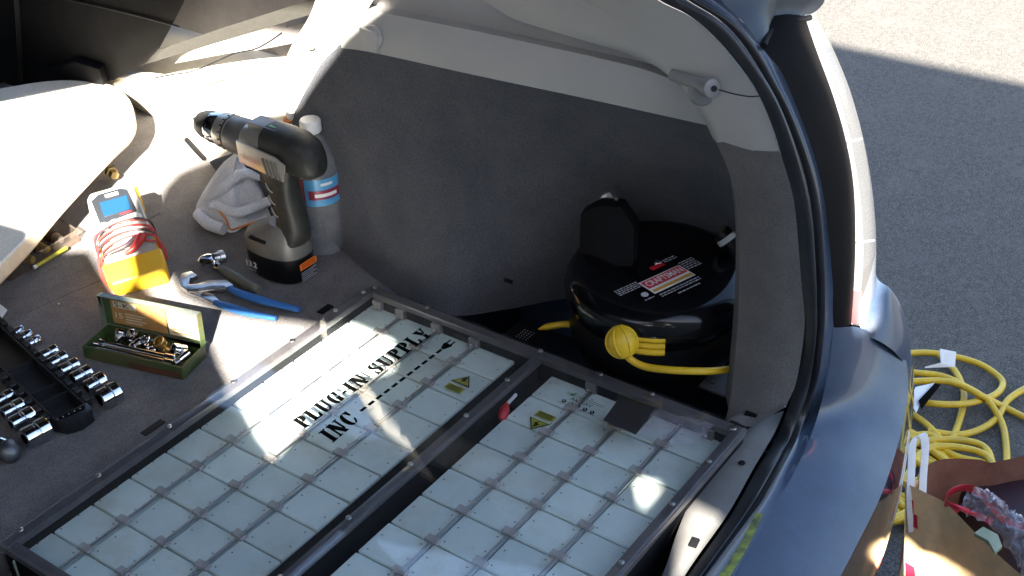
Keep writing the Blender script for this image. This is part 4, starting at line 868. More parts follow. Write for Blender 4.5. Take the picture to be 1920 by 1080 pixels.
m.build('battery_label', bt, flat=True)

# ------------------------------------------------------------------ BOTTLE
BO = Vector([0.3804,0.1431,0.705])
bo_ = thing('water_bottle', BO, 'clear plastic water bottle with blue and maroon label standing behind the drill', 'bottle')
tilt = Vector((0.0, 0.0, 1)).normalized()
prof = [(.022, 0), (.030, .003), (.0315, .012), (.0300, .020), (.0318, .028), (.0300, .036), (.0318, .044), (.0295, .052), (.0285, .060), (.0300, .068), (.0320, .076), (.0320, .128), (.0300, .142), (.022, .160), (.0125, .176), (.0115, .184)]
m = MB(); m.lathe(prof, BO, tilt, 'bottle_clear', 32, cap=False); m.poly([BO + Vector((.022*math.cos(a*math.pi/16), .022*math.sin(a*math.pi/16), 0)) for a in range(32)], 'bottle_clear'); m.build('bottle_body', bo_, ang=50)
m = MB(); m.lathe([(.0130, .180), (.0145, .182), (.0145, .196), (.0130, .198)], BO, tilt, 'cap_white', 24); m.build('bottle_cap', bo_, ang=30)
def arc_band(mb, r, z0, z1, a0, a1, m_): 
    rows = [[BO + Vector((r*math.cos(R(a0 + (a1-a0)*k/16)), r*math.sin(R(a0 + (a1-a0)*k/16)), z)) for k in range(17)] for z in (z0, z1)]
    mb.grid(rows, m_)
m = MB(); arc_band(m, .0325, .082, .122, 190, 420, 'label_blue'); arc_band(m, .0325, .082, .122, 60, 190, 'label_maroon'); arc_band(m, .0329, .092, .106, 200, 290, 'label_maroon')
arc_band(m, .0329, .1125, .1165, 232, 262, 'white_ink'); arc_band(m, .0331, .096, .101, 215, 272, 'white_ink'); m.build('bottle_label', bo_)
mk = MB(); mk.tube([[0.39,0.2028,0.8644],[0.39,0.1957,0.8824],[0.39,0.1876,0.9003]], .006, 'cap_white', 12); mk.tube([[0.386,0.197,0.8756],[0.386,0.1905,0.89]], .0062, 'orange_hem', 12)
mo = mk.build('marker_tube', None); tag(mo, 'small white and orange tube sticking up behind the drill', 'tube')

# ------------------------------------------------------------------ GLOVE
GC = Vector([0.3913,0.3283,0.705])
gv = thing('work_glove', GC, 'crumpled pale grey fleece glove with an orange hem lying behind the drill', 'glove')
out = [[0.3432,0.3709,0.706],[0.3743,0.3951,0.706],[0.4153,0.4129,0.706],[0.4552,0.4288,0.706],[0.4626,0.4103,0.706],[0.4614,0.3623,0.706],[0.441,0.3081,0.706],[0.4104,0.2705,0.706],[0.3891,0.2596,0.706],[0.3673,0.2794,0.706],[0.334,0.2828,0.706],[0.3331,0.3216,0.706]]
outl = resample(smooth_path(out, 8, True) + [Vector(out[0])], 73)[:-1]
apex = Vector([0.345,0.2568,0.8332]); ctr = sum(outl, Vector())/len(outl)
rows = []
for i in range(22):
    t = i/21; row = []
    for j, q in enumerate(outl):
        a = j/72*2*math.pi
        hgt = (1 - t**1.5)*1.0
        base = ctr.lerp(q, t) if t > .0 else ctr.copy()
        top_ = Vector((apex.x, apex.y, 0)); f_ = (1-t)**1.6
        x = base.x*(1-f_) + top_.x*f_; y = base.y*(1-f_) + top_.y*f_
        rise = math.sin(math.pi*min(1, (1-t)*1.0)/2)**.7
        z = .706 + (apex.z - .706)*((1-t)**1.15) + .016*math.sin(math.pi*t)**.6
        fold = math.sin(a*3 + 1.2 + t*1.5)*.55 + math.sin(a*7 - t*3)*.30 + math.sin(a*13 + t*6)*.10
        z += fold*.011*math.sin(math.pi*min(1, t*1.05))
        rr_ = 1 + .05*fold*t
        x = ctr.x + (x - ctr.x)*rr_; y = ctr.y + (y - ctr.y)*rr_
        if t == 1: z = .706
        row.append(Vector((x, y, max(z, .706))))
    rows.append(row)
m = MB(); m.grid(rows, 'glove_cloth', closed_u=True); m.build('glove_body', gv, ang=180)
m = MB(); m.tube([[0.3396,0.3219,0.735],[0.3393,0.3094,0.73],[0.3381,0.2967,0.722],[0.3332,0.285,0.712],[0.3455,0.2805,0.71],[0.3629,0.269,0.714],[0.3755,0.2573,0.716],[0.3841,0.2449,0.712]], .0016, 'orange_hem', 6, 40); m.build('glove_hem', gv)
m = MB(); ctrl = [[0.3342,0.3185,0.735],[0.3402,0.3159,0.74],[0.3391,0.2765,0.74],[0.3583,0.2636,0.74],[0.3828,0.2494,0.745]]; m.tube(ctrl, .0075, 'glove_cloth', 10, 24); m.tube([[0.3342,0.352,0.716],[0.3204,0.3144,0.718],[0.3235,0.2873,0.716]], .009, 'glove_cloth', 10, 20); m.tube([[0.3476,0.3483,0.735],[0.3549,0.3093,0.765],[0.3733,0.2859,0.785],[0.3889,0.2658,0.775]], .010, 'glove_cloth', 10, 30, rf=lambda t: .4+.6*math.sin(math.pi*t)); m.build('glove_finger', gv, ang=180)

# ------------------------------------------------------------------ RATCHET AND PLIERS
q = Vector([0.259,0.2422,0.712])
ra = thing('ratchet', (q.x, q.y, .705), 'chrome ratchet with a dark olive handle lying above the blue pliers', 'ratchet')
h1 = Vector([0.2478,0.2173,0.714]); h2 = Vector([0.2369,0.1301,0.712])
m = MB(); m.tube([h1, h1.lerp(h2, .12), h1.lerp(h2, .4), h2], .0075, 'handle_olive', 14, 20, rf=lambda t: .62 + .38*min(1, t*3) if t < .96 else .7); m.build('grip', ra, ang=50)
m = MB(); hh_ = Vector([0.2476,0.2376,0.716]); m.lathe([(.010, -.009), (.0145, -.006), (.0145, .006), (.011, .009), (.005, .010)], hh_, (0, 0, 1), 'chrome', 24); m.tube([hh_, h1], .006, 'chrome', 12); m.build('ratchet_head', ra, ang=40)
m = MB(); s0_ = Vector([0.2507,0.2301,0.722]); s1_ = Vector([0.2644,0.2244,0.722]); ax_ = (s1_-s0_).normalized(); L_ = (s1_-s0_).length
m.lathe([(.0075, 0), (.0080, .001), (.0080, L_*.5), (.0092, L_*.55), (.0092, L_), (.0060, L_), (.0055, L_*.6)], s0_, ax_, 'chrome_rough', 18, cap=False); m.build('fitted_socket', ra, ang=30)

pl = thing('pliers', [0.2188,0.1807,0.705], 'open slip joint pliers with two blue dipped handles in front of the drill', 'pliers')
def flat_path(pts, w, h, m_, name, par, rf=None, sides=12):
    P = sc(pts, 36); b = MB(); rows = []
    for i, p_ in enumerate(P):
        t = (P[min(i+1, 35)] - P[max(i-1, 0)]).normalized(); sx = t.cross(Vector((0, 0, 1))).normalized(); k = rf(i/35) if rf else 1
        rows.append([p_ + sx*(w*k*math.cos(2*math.pi*a/sides)) + Vector((0, 0, h*k*math.sin(2*math.pi*a/sides))) for a in range(sides)])
    b.grid(rows, m_, closed_u=True); b.poly(rows[0], m_); b.poly(rows[-1], m_); return b.build(name, par, ang=60)
flat_path([[0.2173,0.1671,0.714],[0.2157,0.1401,0.715],[0.2201,0.1001,0.715],[0.2319,0.0523,0.713]], .0062, .0055, 'grip_blue', 'handle_grip', pl, lambda t: .75 + .25*math.sin(math.pi*min(1, t*1.3)) if t < .97 else .6)
flat_path([[0.1849,0.1609,0.712],[0.1861,0.135,0.713],[0.1906,0.1004,0.713],[0.2027,0.0665,0.711]], .0060, .0055, 'grip_blue', 'handle_grip', pl, lambda t: .7 + .3*math.sin(math.pi*min(1, t*1.3)) if t < .97 else .6)
m = MB(); m.prism([[0.1938,0.2404,0.709],[0.2075,0.2491,0.709],[0.2186,0.242,0.709],[0.2157,0.2262,0.709],[0.2063,0.2308,0.709],[0.1933,0.2188,0.709],[0.2006,0.21,0.709],[0.2151,0.2047,0.709],[0.2291,0.1854,0.709],[0.2254,0.1663,0.709],[0.212,0.1727,0.709],[0.1944,0.1952,0.709],[0.1816,0.2103,0.709],[0.1833,0.2246,0.709]], (0, 0, .007), 'chrome_rough'); m.build('upper_jaw', pl, bevel=.0015)
m = MB(); m.prism([[0.1825,0.216,0.7065],[0.1969,0.1984,0.7065],[0.1992,0.1803,0.7065],[0.1929,0.1615,0.7065],[0.1846,0.1649,0.7065],[0.1846,0.1934,0.7065]], (0, 0, .0045), 'chrome_rough'); m.build('lower_jaw', pl, bevel=.001)
m = MB(); m.prism([[0.1923,0.1994,0.7163],[0.2072,0.1885,0.7163],[0.2166,0.1739,0.7163],[0.2128,0.17,0.7163],[0.2016,0.1826,0.7163],[0.1885,0.1933,0.7163]], (0, 0, .0006), 'steel_dark'); m.build('slip_slot', pl)

# ------------------------------------------------------------------ MULTIMETER
mtB = (Vector([0.1432,0.3233,0.735]) + Vector([0.1964,0.2706,0.735]))/2; mtT = (Vector([0.2171,0.4527,0.785]) + Vector([0.2629,0.3858,0.785]))/2
FM = FR(mtB, Vector([0.0532,-0.0527,0]), mtT - mtB, True)
ML = (mtT - mtB).length; MW = 0.0749
me_ = thing('multimeter', (mtB.x, mtB.y, .705), 'grey digital multimeter with blue display and yellow holster wrapped in red leads', 'multimeter')
def fbox(mb, x0, y0, x1, y1, z0, z1, m_): mb.box(FM((x0+x1)/2, (y0+y1)/2, (z0+z1)/2), (x1-x0, y1-y0, z1-z0), m_, FM.M)
hw = MW/2*.96
m = MB(); m.prism([FM(x, y, -.030) for x, y in ((-hw, 0), (hw, 0), (hw, ML*.7), (hw*.92, ML*.93), (hw*.75, ML), (-hw*.75, ML), (-hw*.92, ML*.93), (-hw, ML*.7))], FM.z*.030, 'meter_grey'); body = m.build('meter_body', me_, bevel=.006, seg=3)
m = MB(); m.prism([FM(x, y, .0) for x, y in ((-hw*.72, ML*.56), (hw*.74, ML*.60), (hw*.66, ML*.90), (hw*.4, ML*.935), (-hw*.45, ML*.935), (-hw*.78, ML*.88))], FM.z*.0016, 'meter_face'); m.build('face_plate', me_, bevel=.001)
m = MB(); fbox(m, -hw*.50, ML*.64, hw*.56, ML*.82, .0017, .0027, 'lcd_blue'); m.build('display', me_)
m = MB(); fbox(m, -hw*.22, ML*.865, hw*.28, ML*.90, .0017, .0024, 'button_white'); fbox(m, hw*.1, ML*.605, hw*.56, ML*.620, .0017, .0024, 'red_ink'); m.build('name_plate', me_)
for k in range(4):
    m = MB(); m.lathe([(.0075, .0), (.0075, .003), (.005, .005)], FM(-hw*.62 + k*hw*.42, ML*.52), FM.z, 'button_white', 16); m.build('button', me_)
m = MB(); m.lathe([(.020, 0), (.020, .003), (.017, .006)], FM(0, ML*.32), FM.z, 'button_white', 28); fbox(m, -.003, ML*.32-.018, .003, ML*.32+.018, .004, .009, 'meter_grey'); m.build('selector_dial', me_, ang=40)
hh2 = hw*1.10
m = MB(); m.prism([FM(x, y, -.034) for x, y in ((-hh2*.9, -.030), (hh2*.9, -.030), (hh2*1.02, -.018), (hh2*1.02, .010), (-hh2*1.02, .010), (-hh2*1.02, -.018))], FM.z*.040, 'holster_yellow'); m.build('holster', me_, bevel=.005, seg=3)
m = MB(); fbox(m, hw*.98, .0, hh2*1.02, ML*.35, -.03, -.004, 'holster_yellow'); fbox(m, -hh2*1.02, .0, -hw*.98, ML*.35, -.03, -.004, 'holster_yellow'); m.build('holster_side', me_, bevel=.002)
m = MB(); fbox(m, hw*.80, ML*.70, hw*1.06, ML*.96, -.022, -.008, 'holster_yellow'); m.build('holster_corner', me_, bevel=.002)
tl_ = thing('test_leads', (mtB.x, mtB.y, .71), 'thin red and dark test leads coiled round the lower half of the multimeter', 'test leads')
rd = random.Random(5)
for k in range(7):
    pts = []; yo = ML*(.10 + .045*k); zz = .006 + .002*(k % 3)
    for s in range(0, 11):
        a = math.pi*(s/10); x = -math.cos(a)*hh2*(1.02 + .02*(k % 2)); y = yo + math.sin(a)*ML*(.10 + .02*(k % 3)) - ML*.02*math.cos(a)*(k % 2)
        pts.append(FM(x, y, zz*math.sin(a) + (.003 if 0 < s < 10 else -.008)))
    b = MB(); b.tube(pts, .0014, 'red_wire' if k != 2 and k != 5 else 'dark_wire', 8, 36); b.build('lead', tl_)
b = MB(); b.tube([FM(-hh2*1.06, ML*.18, 0), FM(-hh2*1.14, ML*.04, -.01), FM(-hh2*1.02, -.018, -.012), FM(-hh2*.85, -.034, -.02)], .0019, 'red_wire', 8, 24); b.build('lead', tl_)
b = MB(); b.tube([FM(hh2*1.02, ML*.20, 0), FM(hh2*1.12, ML*.10, -.006), FM(hh2*1.10, .0, -.012)], .0019, 'red_wire', 8, 20); b.build('lead', tl_)
b = MB(); b.tube([FM(-hw*.25, .012, .010), FM(hw*.2, ML*.10, .014), FM(hw*.62, ML*.22, .012)], .0055, 'red_wire', 12, 20, rf=lambda t: .35 + .75*min(1, t*1.4)); b.build('probe', tl_)
b = MB(); b.tube([FM(-hw*.8, .022, .008), FM(-hw*.1, ML*.16, .012), FM(hw*.4, ML*.24, .010)], .0034, 'dark_wire', 12, 20, rf=lambda t: .35 + .75*min(1, t*1.4)); b.build('probe', tl_)

# ------------------------------------------------------------------ SEAT BOARD, BIT CASE AND BITS UNDER IT
bd = thing('seat_board', (.2, .8, .75), 'thick cream fleece covered seat board with rounded corner lying over the floor', 'seat board')
BO_ = [[-0.3522,0.2312,0.778],[0.0283,0.3794,0.778],[0.1958,0.4633,0.778],[0.3488,0.5375,0.778],[0.3971,0.5587,0.778],[0.4352,0.5931,0.778],[0.4752,0.6528,0.778],[0.4944,0.7115,0.778],[0.4919,0.7494,0.778],[0.4364,0.8403,0.778],[0.2369,0.9497,0.778],[-0.0571,1.0805,0.778]]
oo = resample(smooth_path(BO_[:12], 8), 70)
def slab(mb, loop, z0, z1, m_, me2, r=.006):
    c_ = sum(loop, Vector())/len(loop)
    def off(d, z): return [Vector((p_.x + (c_.x-p_.x)*d/(c_-p_).length, p_.y + (c_.y-p_.y)*d/(c_-p_).length, z)) for p_ in loop]
    mb.poly(off(r, z1), m_); mb.grid([off(r*.3, z1 - r*.3), off(r, z1)], m_, True)
    mb.grid([off(0, z0 + r), off(0, z1 - r), off(r*.3, z1 - r*.3)], me2, True); mb.grid([off(r, z0), off(0, z0+r)], me2, True); mb.poly(off(r, z0)[::-1], me2)
m = MB(); slab(m, oo, .752, .778, 'board_fleece', 'board_edge'); m.build('padded_panel', bd, ang=70)
m = MB(); m.tube([[0.3206,0.7826,0.779],[0.359,0.7862,0.779],[0.3938,0.7894,0.779]], .0022, 'board_edge', 8, 12); m.build('board_seam', bd)
ks = thing('driver_case', [0.1289,0.462,0.705], 'clear plastic case of dark screwdrivers half under the cream seat board', 'tool case')
CA = [[0.0735,0.4469,0.706],[0.1979,0.4547,0.706],[0.2081,0.516,0.706],[0.0691,0.5131,0.706]]
m = MB(); m.prism(CA, (0, 0, .003), 'case_clear')
for a, b in zip(CA, CA[1:] + CA[:1]):
    a = Vector(a); b = Vector(b); m.tube([a + Vector((0, 0, .018)), b + Vector((0, 0, .018))], .0016, 'case_clear', 6); m.poly([a, b, b + Vector((0, 0, .018)), a + Vector((0, 0, .018))], 'case_clear')
m.build('case_shell', ks)
for k, (a, b) in enumerate((([0.1005,0.5146,0.72], [0.1137,0.4458,0.72]), ([0.1297,0.518,0.72], [0.1437,0.4521,0.72]), ([0.1659,0.5174,0.72], [0.1713,0.458,0.72]))):
    o_ = thing('screwdriver', a, ('dark brown screwdriver handle in the clear case, nearest the picture edge', 'brown screwdriver handle with amber end in the middle of the clear case', 'brown screwdriver with a metal cap deepest in the clear case')[k], 'screwdriver', 'screwdrivers in the clear case')
    b_ = MB(); b_.tube([Vector(a), Vector(a).lerp(Vector(b), .8)], .009, 'wood_brown', 12); b_.build('handle', o_)
    b_ = MB(); b_.tube([Vector(a).lerp(Vector(b), .8), Vector(b)], .0085, 'brass' if k < 2 else 'chrome_rough', 12, rf=lambda t: 1 - .4*t); b_.build('ferrule', o_)
pc = MB(); pc.tube([[0.1134,0.4414,0.712],[0.1688,0.4457,0.712]], .0028, 'warn_yellow', 6); pco = pc.build('yellow_pencil'); tag(pco, 'yellow pencil lying along the edge of the clear tool case', 'pencil')
b_ = MB(); b_.tube([[0.1087,0.441,0.712],[0.1134,0.4414,0.712]], .0029, 'white_ink', 6); b_.build('pencil_tip', pco)
ft = thing('hose_fitting', [0.356,0.565,0.715], 'small brass pipe fitting on the sunlit carpet above the multimeter', 'fitting')
b_ = MB(); fa_ = Vector([0.3544,0.5736,0.718]); fb_ = Vector([0.3436,0.5406,0.718]); b_.lathe([(.009, 0), (.010, .003), (.010, .010), (.007, .011), (.007, .022), (.0045, .022)], fa_, fb_ - fa_, 'brass', 6); b_.build('hex_body', ft, ang=20)
kb = MB(); kb.lathe([(.004, 0), (.010, .003), (.011, .010), (.007, .016)], [0.2993,0.5767,0.712], (0, 0, 1), 'orange_print', 16); ko = kb.build('orange_cap'); tag(ko, 'small orange plastic cap beside the top of the multimeter', 'cap')

# ------------------------------------------------------------------ GREEN SOCKET BOX
T0 = Vector([0.0125,0.2133,0.705]); T1 = Vector([0.0492,0.0735,0.705]); T3 = Vector([0.0622,0.2222,0.705])
FT = FR(T0, T1 - T0, T3 - T0); TL_ = (T1 - T0).length; TW = .052
if FT.z.z < 0: FT.z = -FT.z
tbx = thing('socket_box', T0, 'open green metal socket box with an orange brown label inside its upright lid', 'tool box')
def tb_box(mb, x0, y0, z0, x1, y1, z1, m_):
    vs = [FT(x, y, z) for x in (x0, x1) for y in (y0, y1) for z in (z0, z1)]
    mb.add(vs, [(0,1,3,2),(4,6,7,5),(0,4,5,1),(2,3,7,6),(0,2,6,4),(1,5,7,3)], m_)
H_ = .019; th = .0013
m = MB(); tb_box(m, 0, 0, 0, TL_, TW, th, 'box_green'); tb_box(m, 0, 0, th, TL_, th, H_, 'box_green'); tb_box(m, 0, TW-th, th, TL_, TW, H_, 'box_green'); tb_box(m, 0, th, th, th, TW-th, H_, 'box_green'); tb_box(m, TL_-th, th, th, TL_, TW-th, H_, 'box_green')
m.build('box_base', tbx, bevel=.0004, seg=1)
m = MB(); tb_box(m, TL_*.45, -.0004, .001, TL_*.98, -.0001, .010, 'box_rust'); m.build('rust_patch', tbx)
FLd = FR(FT(0, TW, H_ + .0005), FT.x, FT.z*1.0 + FT.y*.06); FLd.z = (FT.y - FLd.y*FT.y.dot(FLd.y)).normalized(); LH = .044
def lb(mb, x0, y0, z0, x1, y1, z1, m_):
    vs = [FLd(x, y, z) for x in (x0, x1) for y in (y0, y1) for z in (z0, z1)]
    mb.add(vs, [(0,1,3,2),(4,6,7,5),(0,4,5,1),(2,3,7,6),(0,2,6,4),(1,5,7,3)], m_)
m = MB(); lb(m, 0, 0, 0, TL_, LH, .0012, 'box_green'); lb(m, 0, LH, -.009, TL_, LH+.0012, .0012, 'box_rim'); lb(m, -.0012, 0, -.009, 0, LH+.0012, .0012, 'box_rim'); lb(m, TL_, 0, -.009, TL_+.0012, LH+.0012, .0012, 'box_green')
ldb = m.build('box_lid', tbx, bevel=.0003, seg=1)
m = MB(); lb(m, .012, .004, -.0008, TL_*.64, LH-.004, -.0002, 'decal_brown'); lb(m, TL_*.66, .004, -.0008, TL_-.006, LH-.004, -.0002, 'decal_cream')
lb(m, .016, LH-.016, -.0012, .050, LH-.007, -.0009, 'decal_cream')
ftx = FR(FLd(.018, LH-.0148, -.0014), FLd.x, FLd.y); text_mb(m, 'S-K', ftx, .0066, 'black_ink', .022)
ftx = FR(FLd(.017, LH-.031, -.0014), FLd.x, FLd.y); text_mb(m, '15', ftx, .008, 'decal_cream', .011, bold=.02)
for k in range(4): lb(m, .032, LH-.024-.004*k, -.0012, .062-.006*(k % 2), LH-.0225-.004*k, -.0009, 'decal_cream')
for k in range(6): lb(m, TL_*.70, .008+.0045*k, -.0012, TL_-.014-.008*(k % 2), .0095+.0045*k, -.0009, 'decal_brown')
m.build('lid_label', ldb)
for k, (x, y, z, lab) in enumerate(((.010, .0075, .016, 'front chrome extension bar lying along the green socket box'), (.014, .0155, .0175, 'rear chrome extension bar lying along the green socket box'))):
    o_ = thing('extension_bar', FT(x, y, z), lab, 'extension bar', 'bars in the green socket box')
    Lb = .118 - k*.008
    b_ = MB(); b_.lathe([(.0030, 0), (.0045, .001), (.0045, .010), (.0034, .013), (.0034, Lb-.014), (.0048, Lb-.012), (.0048, Lb), (.002, Lb+.001)], FT(x, y, z), FT.x, 'chrome', 16); b_.build('bar', o_, ang=30)
def socket_mb(r, Ls, o, ax, m_='chrome'):
    b = MB(); b.lathe([(r*.50, Ls*.35), (r*.50, 0), (r*.88, 0), (r*.92, .0006), (r*.92, Ls*.44), (r*.86, Ls*.46), (r*.86, Ls*.54), (r, Ls*.58), (r, Ls-.0008), (r*.95, Ls), (r*.70, Ls), (r*.64, Ls*.98), (r*.62, Ls*.5), (.0001, Ls*.5)], o, ax, m_, 24, cap=False); return b
pile = [(.030, .036, .016, (.2, .5, 1), .0075, 'upright chrome socket nearest the left end of the green box'), (.046, .038, .018, (.5, .1, 1), .0070, 'upright chrome socket second from the left end of the green box'), (.060, .030, .015, (1, .4, .6), .0065, 'small chrome socket tipped toward the lid in the green box'), (.072, .036, .016, (-.3, -.6, 1), .0085, 'large upright socket near the middle of the green box'), (.082, .026, .013, (1, .3, .2), .0055, 'small socket lying flat behind the extension bars'), (.092, .036, .018, (-.2, -.5, 1), .0080, 'bronze tinted socket in the right half of the green box'), (.104, .030, .013, (1, -.5, .2), .0055, 'little brassy socket beside the bronze tinted one'), (.122, .030, .020, (-.5, -.75, .5), .0080, 'chrome socket leaning at the right end of the green box')]
for (x, y, z, ax_, r_, lab) in pile:
    a = (FT.x*ax_[0] + FT.y*ax_[1] + FT.z*ax_[2]).normalized(); Ls = .017; c_ = FT(x, y, z)
    o_ = socket_mb(r_, Ls, c_ - a*Ls/2, a, 'brass' if 'bronze' in lab or 'brassy' in lab else 'chrome').build('loose_socket', None, ang=25); tag(o_, lab, 'socket', 'loose sockets in the green box')
ub = MB(); ub.tube([FT(.130, .020, .014), FT(.138, .030, .020)], .0055, 'chrome', 12); ub.tube([FT(.126, .014, .012), FT(.131, .021, .014)], .0045, 'chrome_rough', 12); uo = ub.build('universal_joint'); tag(uo, 'short chrome joint in the right corner of the green socket box', 'universal joint')

# ------------------------------------------------------------------ SOCKET RAIL TRAY
D0 = Vector([-0.0604,0.0976,0.724]); D1 = Vector([-0.0079,0.3511,0.724]); E0 = Vector([-0.1093,0.1009,0.724])
FS = FR(D0, D1 - D0, E0 - D0)      # x: away along the tray, y: across to the left row
if FS.z.z < 0: FS.z = -FS.z
TWd = (E0 - D0).length; TLn = .34
tr = thing('socket_tray', FS(0, 0, -.019), 'long black plastic socket tray with open compartments on the grey carpet', 'socket tray')
def sbx(mb, x0, y0, z0, x1, y1, z1, m_='tray_black'):
    vs = [FS(x, y, z) for x in (x0, x1) for y in (y0, y1) for z in (z0, z1)]
    mb.add(vs, [(0,1,3,2),(4,6,7,5),(0,4,5,1),(2,3,7,6),(0,2,6,4),(1,5,7,3)], m_)
m = MB(); sbx(m, .018, .004, -.018, TLn, TWd-.004, -.015); sbx(m, .018, .004, -.0149, TLn, .0065, -.001); sbx(m, .018, TWd-.0065, -.0149, TLn, TWd-.004, -.001)
sbx(m, .017, .004, -.0149, .0179, TWd-.004, -.001); m.build('tray_channel', tr, bevel=.0006, seg=1)
for x in (.060, .085, .150, .25):
    b_ = MB(); sbx(b_, x, .0066, -.0149, x+.0018, TWd-.0066, -.004); b_.build('tray_divider', tr)
b_ = MB(); e4 = [FS(.018, .002, -.018), FS(.018, TWd-.002, -.018), FS(.002, TWd*.82, -.018), FS(-.004, TWd*.45, -.018), FS(.002, .004, -.018)]
b_.prism(e4, FS.z*.018, 'tray_black'); b_.build('tray_end', tr, bevel=.0015)
b_ = MB(); b_.prism([FS(.015, .006, .0002), FS(.015, TWd-.008, .0002), FS(.009, TWd-.010, .0002), FS(.007, .010, .0002)], FS.z*.0004, 'satin_black')
for k in range(5): b_.lathe([(.0008, .0006), (.0008, .0009)], FS(.0115, .014+.007*k), FS.z, 'pale_ink', 6)
b_.build('tray_end_print', tr)
cntR = 9
for side in (0, 1):
    for k in range(14 if side == 0 else 12):
        x = .022 + k*.0225
        b_ = MB(); y = -.001 if side == 0 else TWd+.001
        sbx(b_, x, y - .004, -.010, x+.013, y + .004, .0); b_.build('rail_clip', tr, bevel=.0008, seg=1)
wl_b = MB(); wl_b.prism([[0.0149,0.397,0.728],[0.0082,0.3561,0.728],[-0.0065,0.347,0.728],[-0.0017,0.3852,0.728]], (0, 0, .001), 'paper_white'); wl_b.build('tray_label', tr)
Rpx = [[-0.0078,0.3234,0.716],[-0.0078,0.3059,0.716],[-0.0105,0.2861,0.716],[-0.0146,0.2475,0.717],[-0.0175,0.225,0.717],[-0.0208,0.199,0.718],[-0.0232,0.1723,0.719],[-0.0253,0.1437,0.72],[-0.0343,0.1073,0.721]]
Rr = (.0068, .0068, .0072, .0082, .0085, .0092, .0098, .0105, .0135)
names = ['ninth', 'eighth', 'seventh', 'sixth', 'fifth', 'fourth', 'third', 'second', 'first']
axr = Vector([0.0348,-0.0042,0]).normalized(); axr.z = 0
for k, (c_, r_) in enumerate(zip(Rpx, Rr)):
    Ls = .021 + .004*(k/8); c_ = Vector(c_); c_.z = .7055 + r_ + .002
    a = (axr + Vector((0, 0, .04*math.sin(k*2)))).normalized()
    lab = ('biggest chrome socket, at the near end of the row right of the black tray', 'chrome socket next to the biggest one right of the black tray', 'third chrome socket from the near end, right of the black tray', 'fourth chrome socket from the near end, right of the black tray', 'fifth chrome socket from the near end, right of the black tray', 'sixth chrome socket, just before the gap in the row right of the tray', 'chrome socket just beyond the gap in the row right of the tray', 'small chrome socket second from the far end right of the tray', 'smallest chrome socket at the far end of the row right of the tray')[8-k]
    o_ = socket_mb(r_, Ls, c_ - a*Ls/2, a).build('rail_socket', None, ang=25); tag(o_, lab, 'socket', 'chrome sockets along the right of the black tray')
Lpx = [[-0.1036,0.216,0.716],[-0.1109,0.1874,0.717],[-0.1177,0.1605,0.719],[-0.1258,0.1229,0.72]]
labs = ('chrome socket at the picture edge, farthest of the row left of the tray', 'chrome socket third from the near end of the row left of the tray', 'chrome socket next to the large one left of the black tray', 'large chrome socket at the near end of the row left of the tray')
for k, (c_, r_) in enumerate(zip(Lpx, (.0082, .0092, .0105, .013))):
    Ls = .024 + .002*k; c_ = Vector(c_); c_.z = .7055 + r_ + .002
    o_ = socket_mb(r_, Ls, c_ - axr*Ls/2, axr).build('rail_socket', None, ang=25); tag(o_, labs[k], 'socket', 'chrome sockets along the left of the black tray')
kd = thing('spinner_handle', [-0.1553,0.1356,0.705], 'dark round knobbed chrome handle in the lower left beside the socket tray', 'handle')
q = Vector([-0.1604,0.1263,0.716]); b_ = MB(); b_.lathe([(.006, -.010), (.0125, -.006), (.0140, 0), (.0125, .006), (.007, .010), (.003, .011)], q, (.3, -.6, .6), 'steel_dark', 24); b_.build('knob', kd, ang=60)
b_ = MB(); b_.lathe([(.0105, 0), (.0112, .003), (.0112, .008), (.008, .010)], q + Vector((.002, .010, -.002)), (-.2, .6, .1), 'chrome', 20); b_.build('collar', kd)

# ------------------------------------------------------------------ ON THE ASPHALT: cord coil, tags, bag
cd = thing('extension_cord', [1.3591,-0.498,0], 'yellow extension cord lying in loose coils on the shaded asphalt beside the car', 'extension cord')
def cord(px): 
    b = MB(); b.tube(px, .0068, 'cord_yellow', 12, 80, caps=True); b.build('cord_loop', cd)
cord([[1.4355,-0.286,0.012],[1.5042,-0.3287,0.012],[1.5542,-0.3704,0.012],[1.5798,-0.4222,0.014],[1.5892,-0.4929,0.014],[1.5717,-0.5435,0.012],[1.5451,-0.5629,0.012],[1.4883,-0.5603,0.02],[1.4193,-0.5258,0.03],[1.385,-0.4732,0.03],[1.3843,-0.4201,0.02],[1.379,-0.3671,0.012]])
cord([[1.4596,-0.3231,0.012],[1.4598,-0.3955,0.03],[1.4773,-0.4558,0.034],[1.4685,-0.5083,0.034],[1.454,-0.5569,0.03],[1.4237,-0.5979,0.014],[1.3665,-0.6257,0.012],[1.2892,-0.6501,0.012],[1.1931,-0.6649,0.012]])
cord([[1.3966,-0.3476,0.02],[1.412,-0.4067,0.04],[1.4435,-0.4607,0.045],[1.4528,-0.5011,0.045],[1.4483,-0.5464,0.04],[1.4752,-0.5851,0.012],[1.462,-0.6519,0.012],[1.4791,-0.7084,0.012]])
cord([[1.5778,-0.4174,0.012],[1.5405,-0.4649,0.012],[1.4876,-0.501,0.012],[1.436,-0.5187,0.012],[1.3636,-0.5319,0.012],[1.2997,-0.5385,0.012],[1.2409,-0.5489,0.012]])
cord([[1.65,-0.6503,0.012],[1.569,-0.6095,0.012],[1.5016,-0.5874,0.012],[1.4296,-0.587,0.012],[1.3704,-0.5665,0.012],[1.3367,-0.536,0.012],[1.3197,-0.489,0.012]])
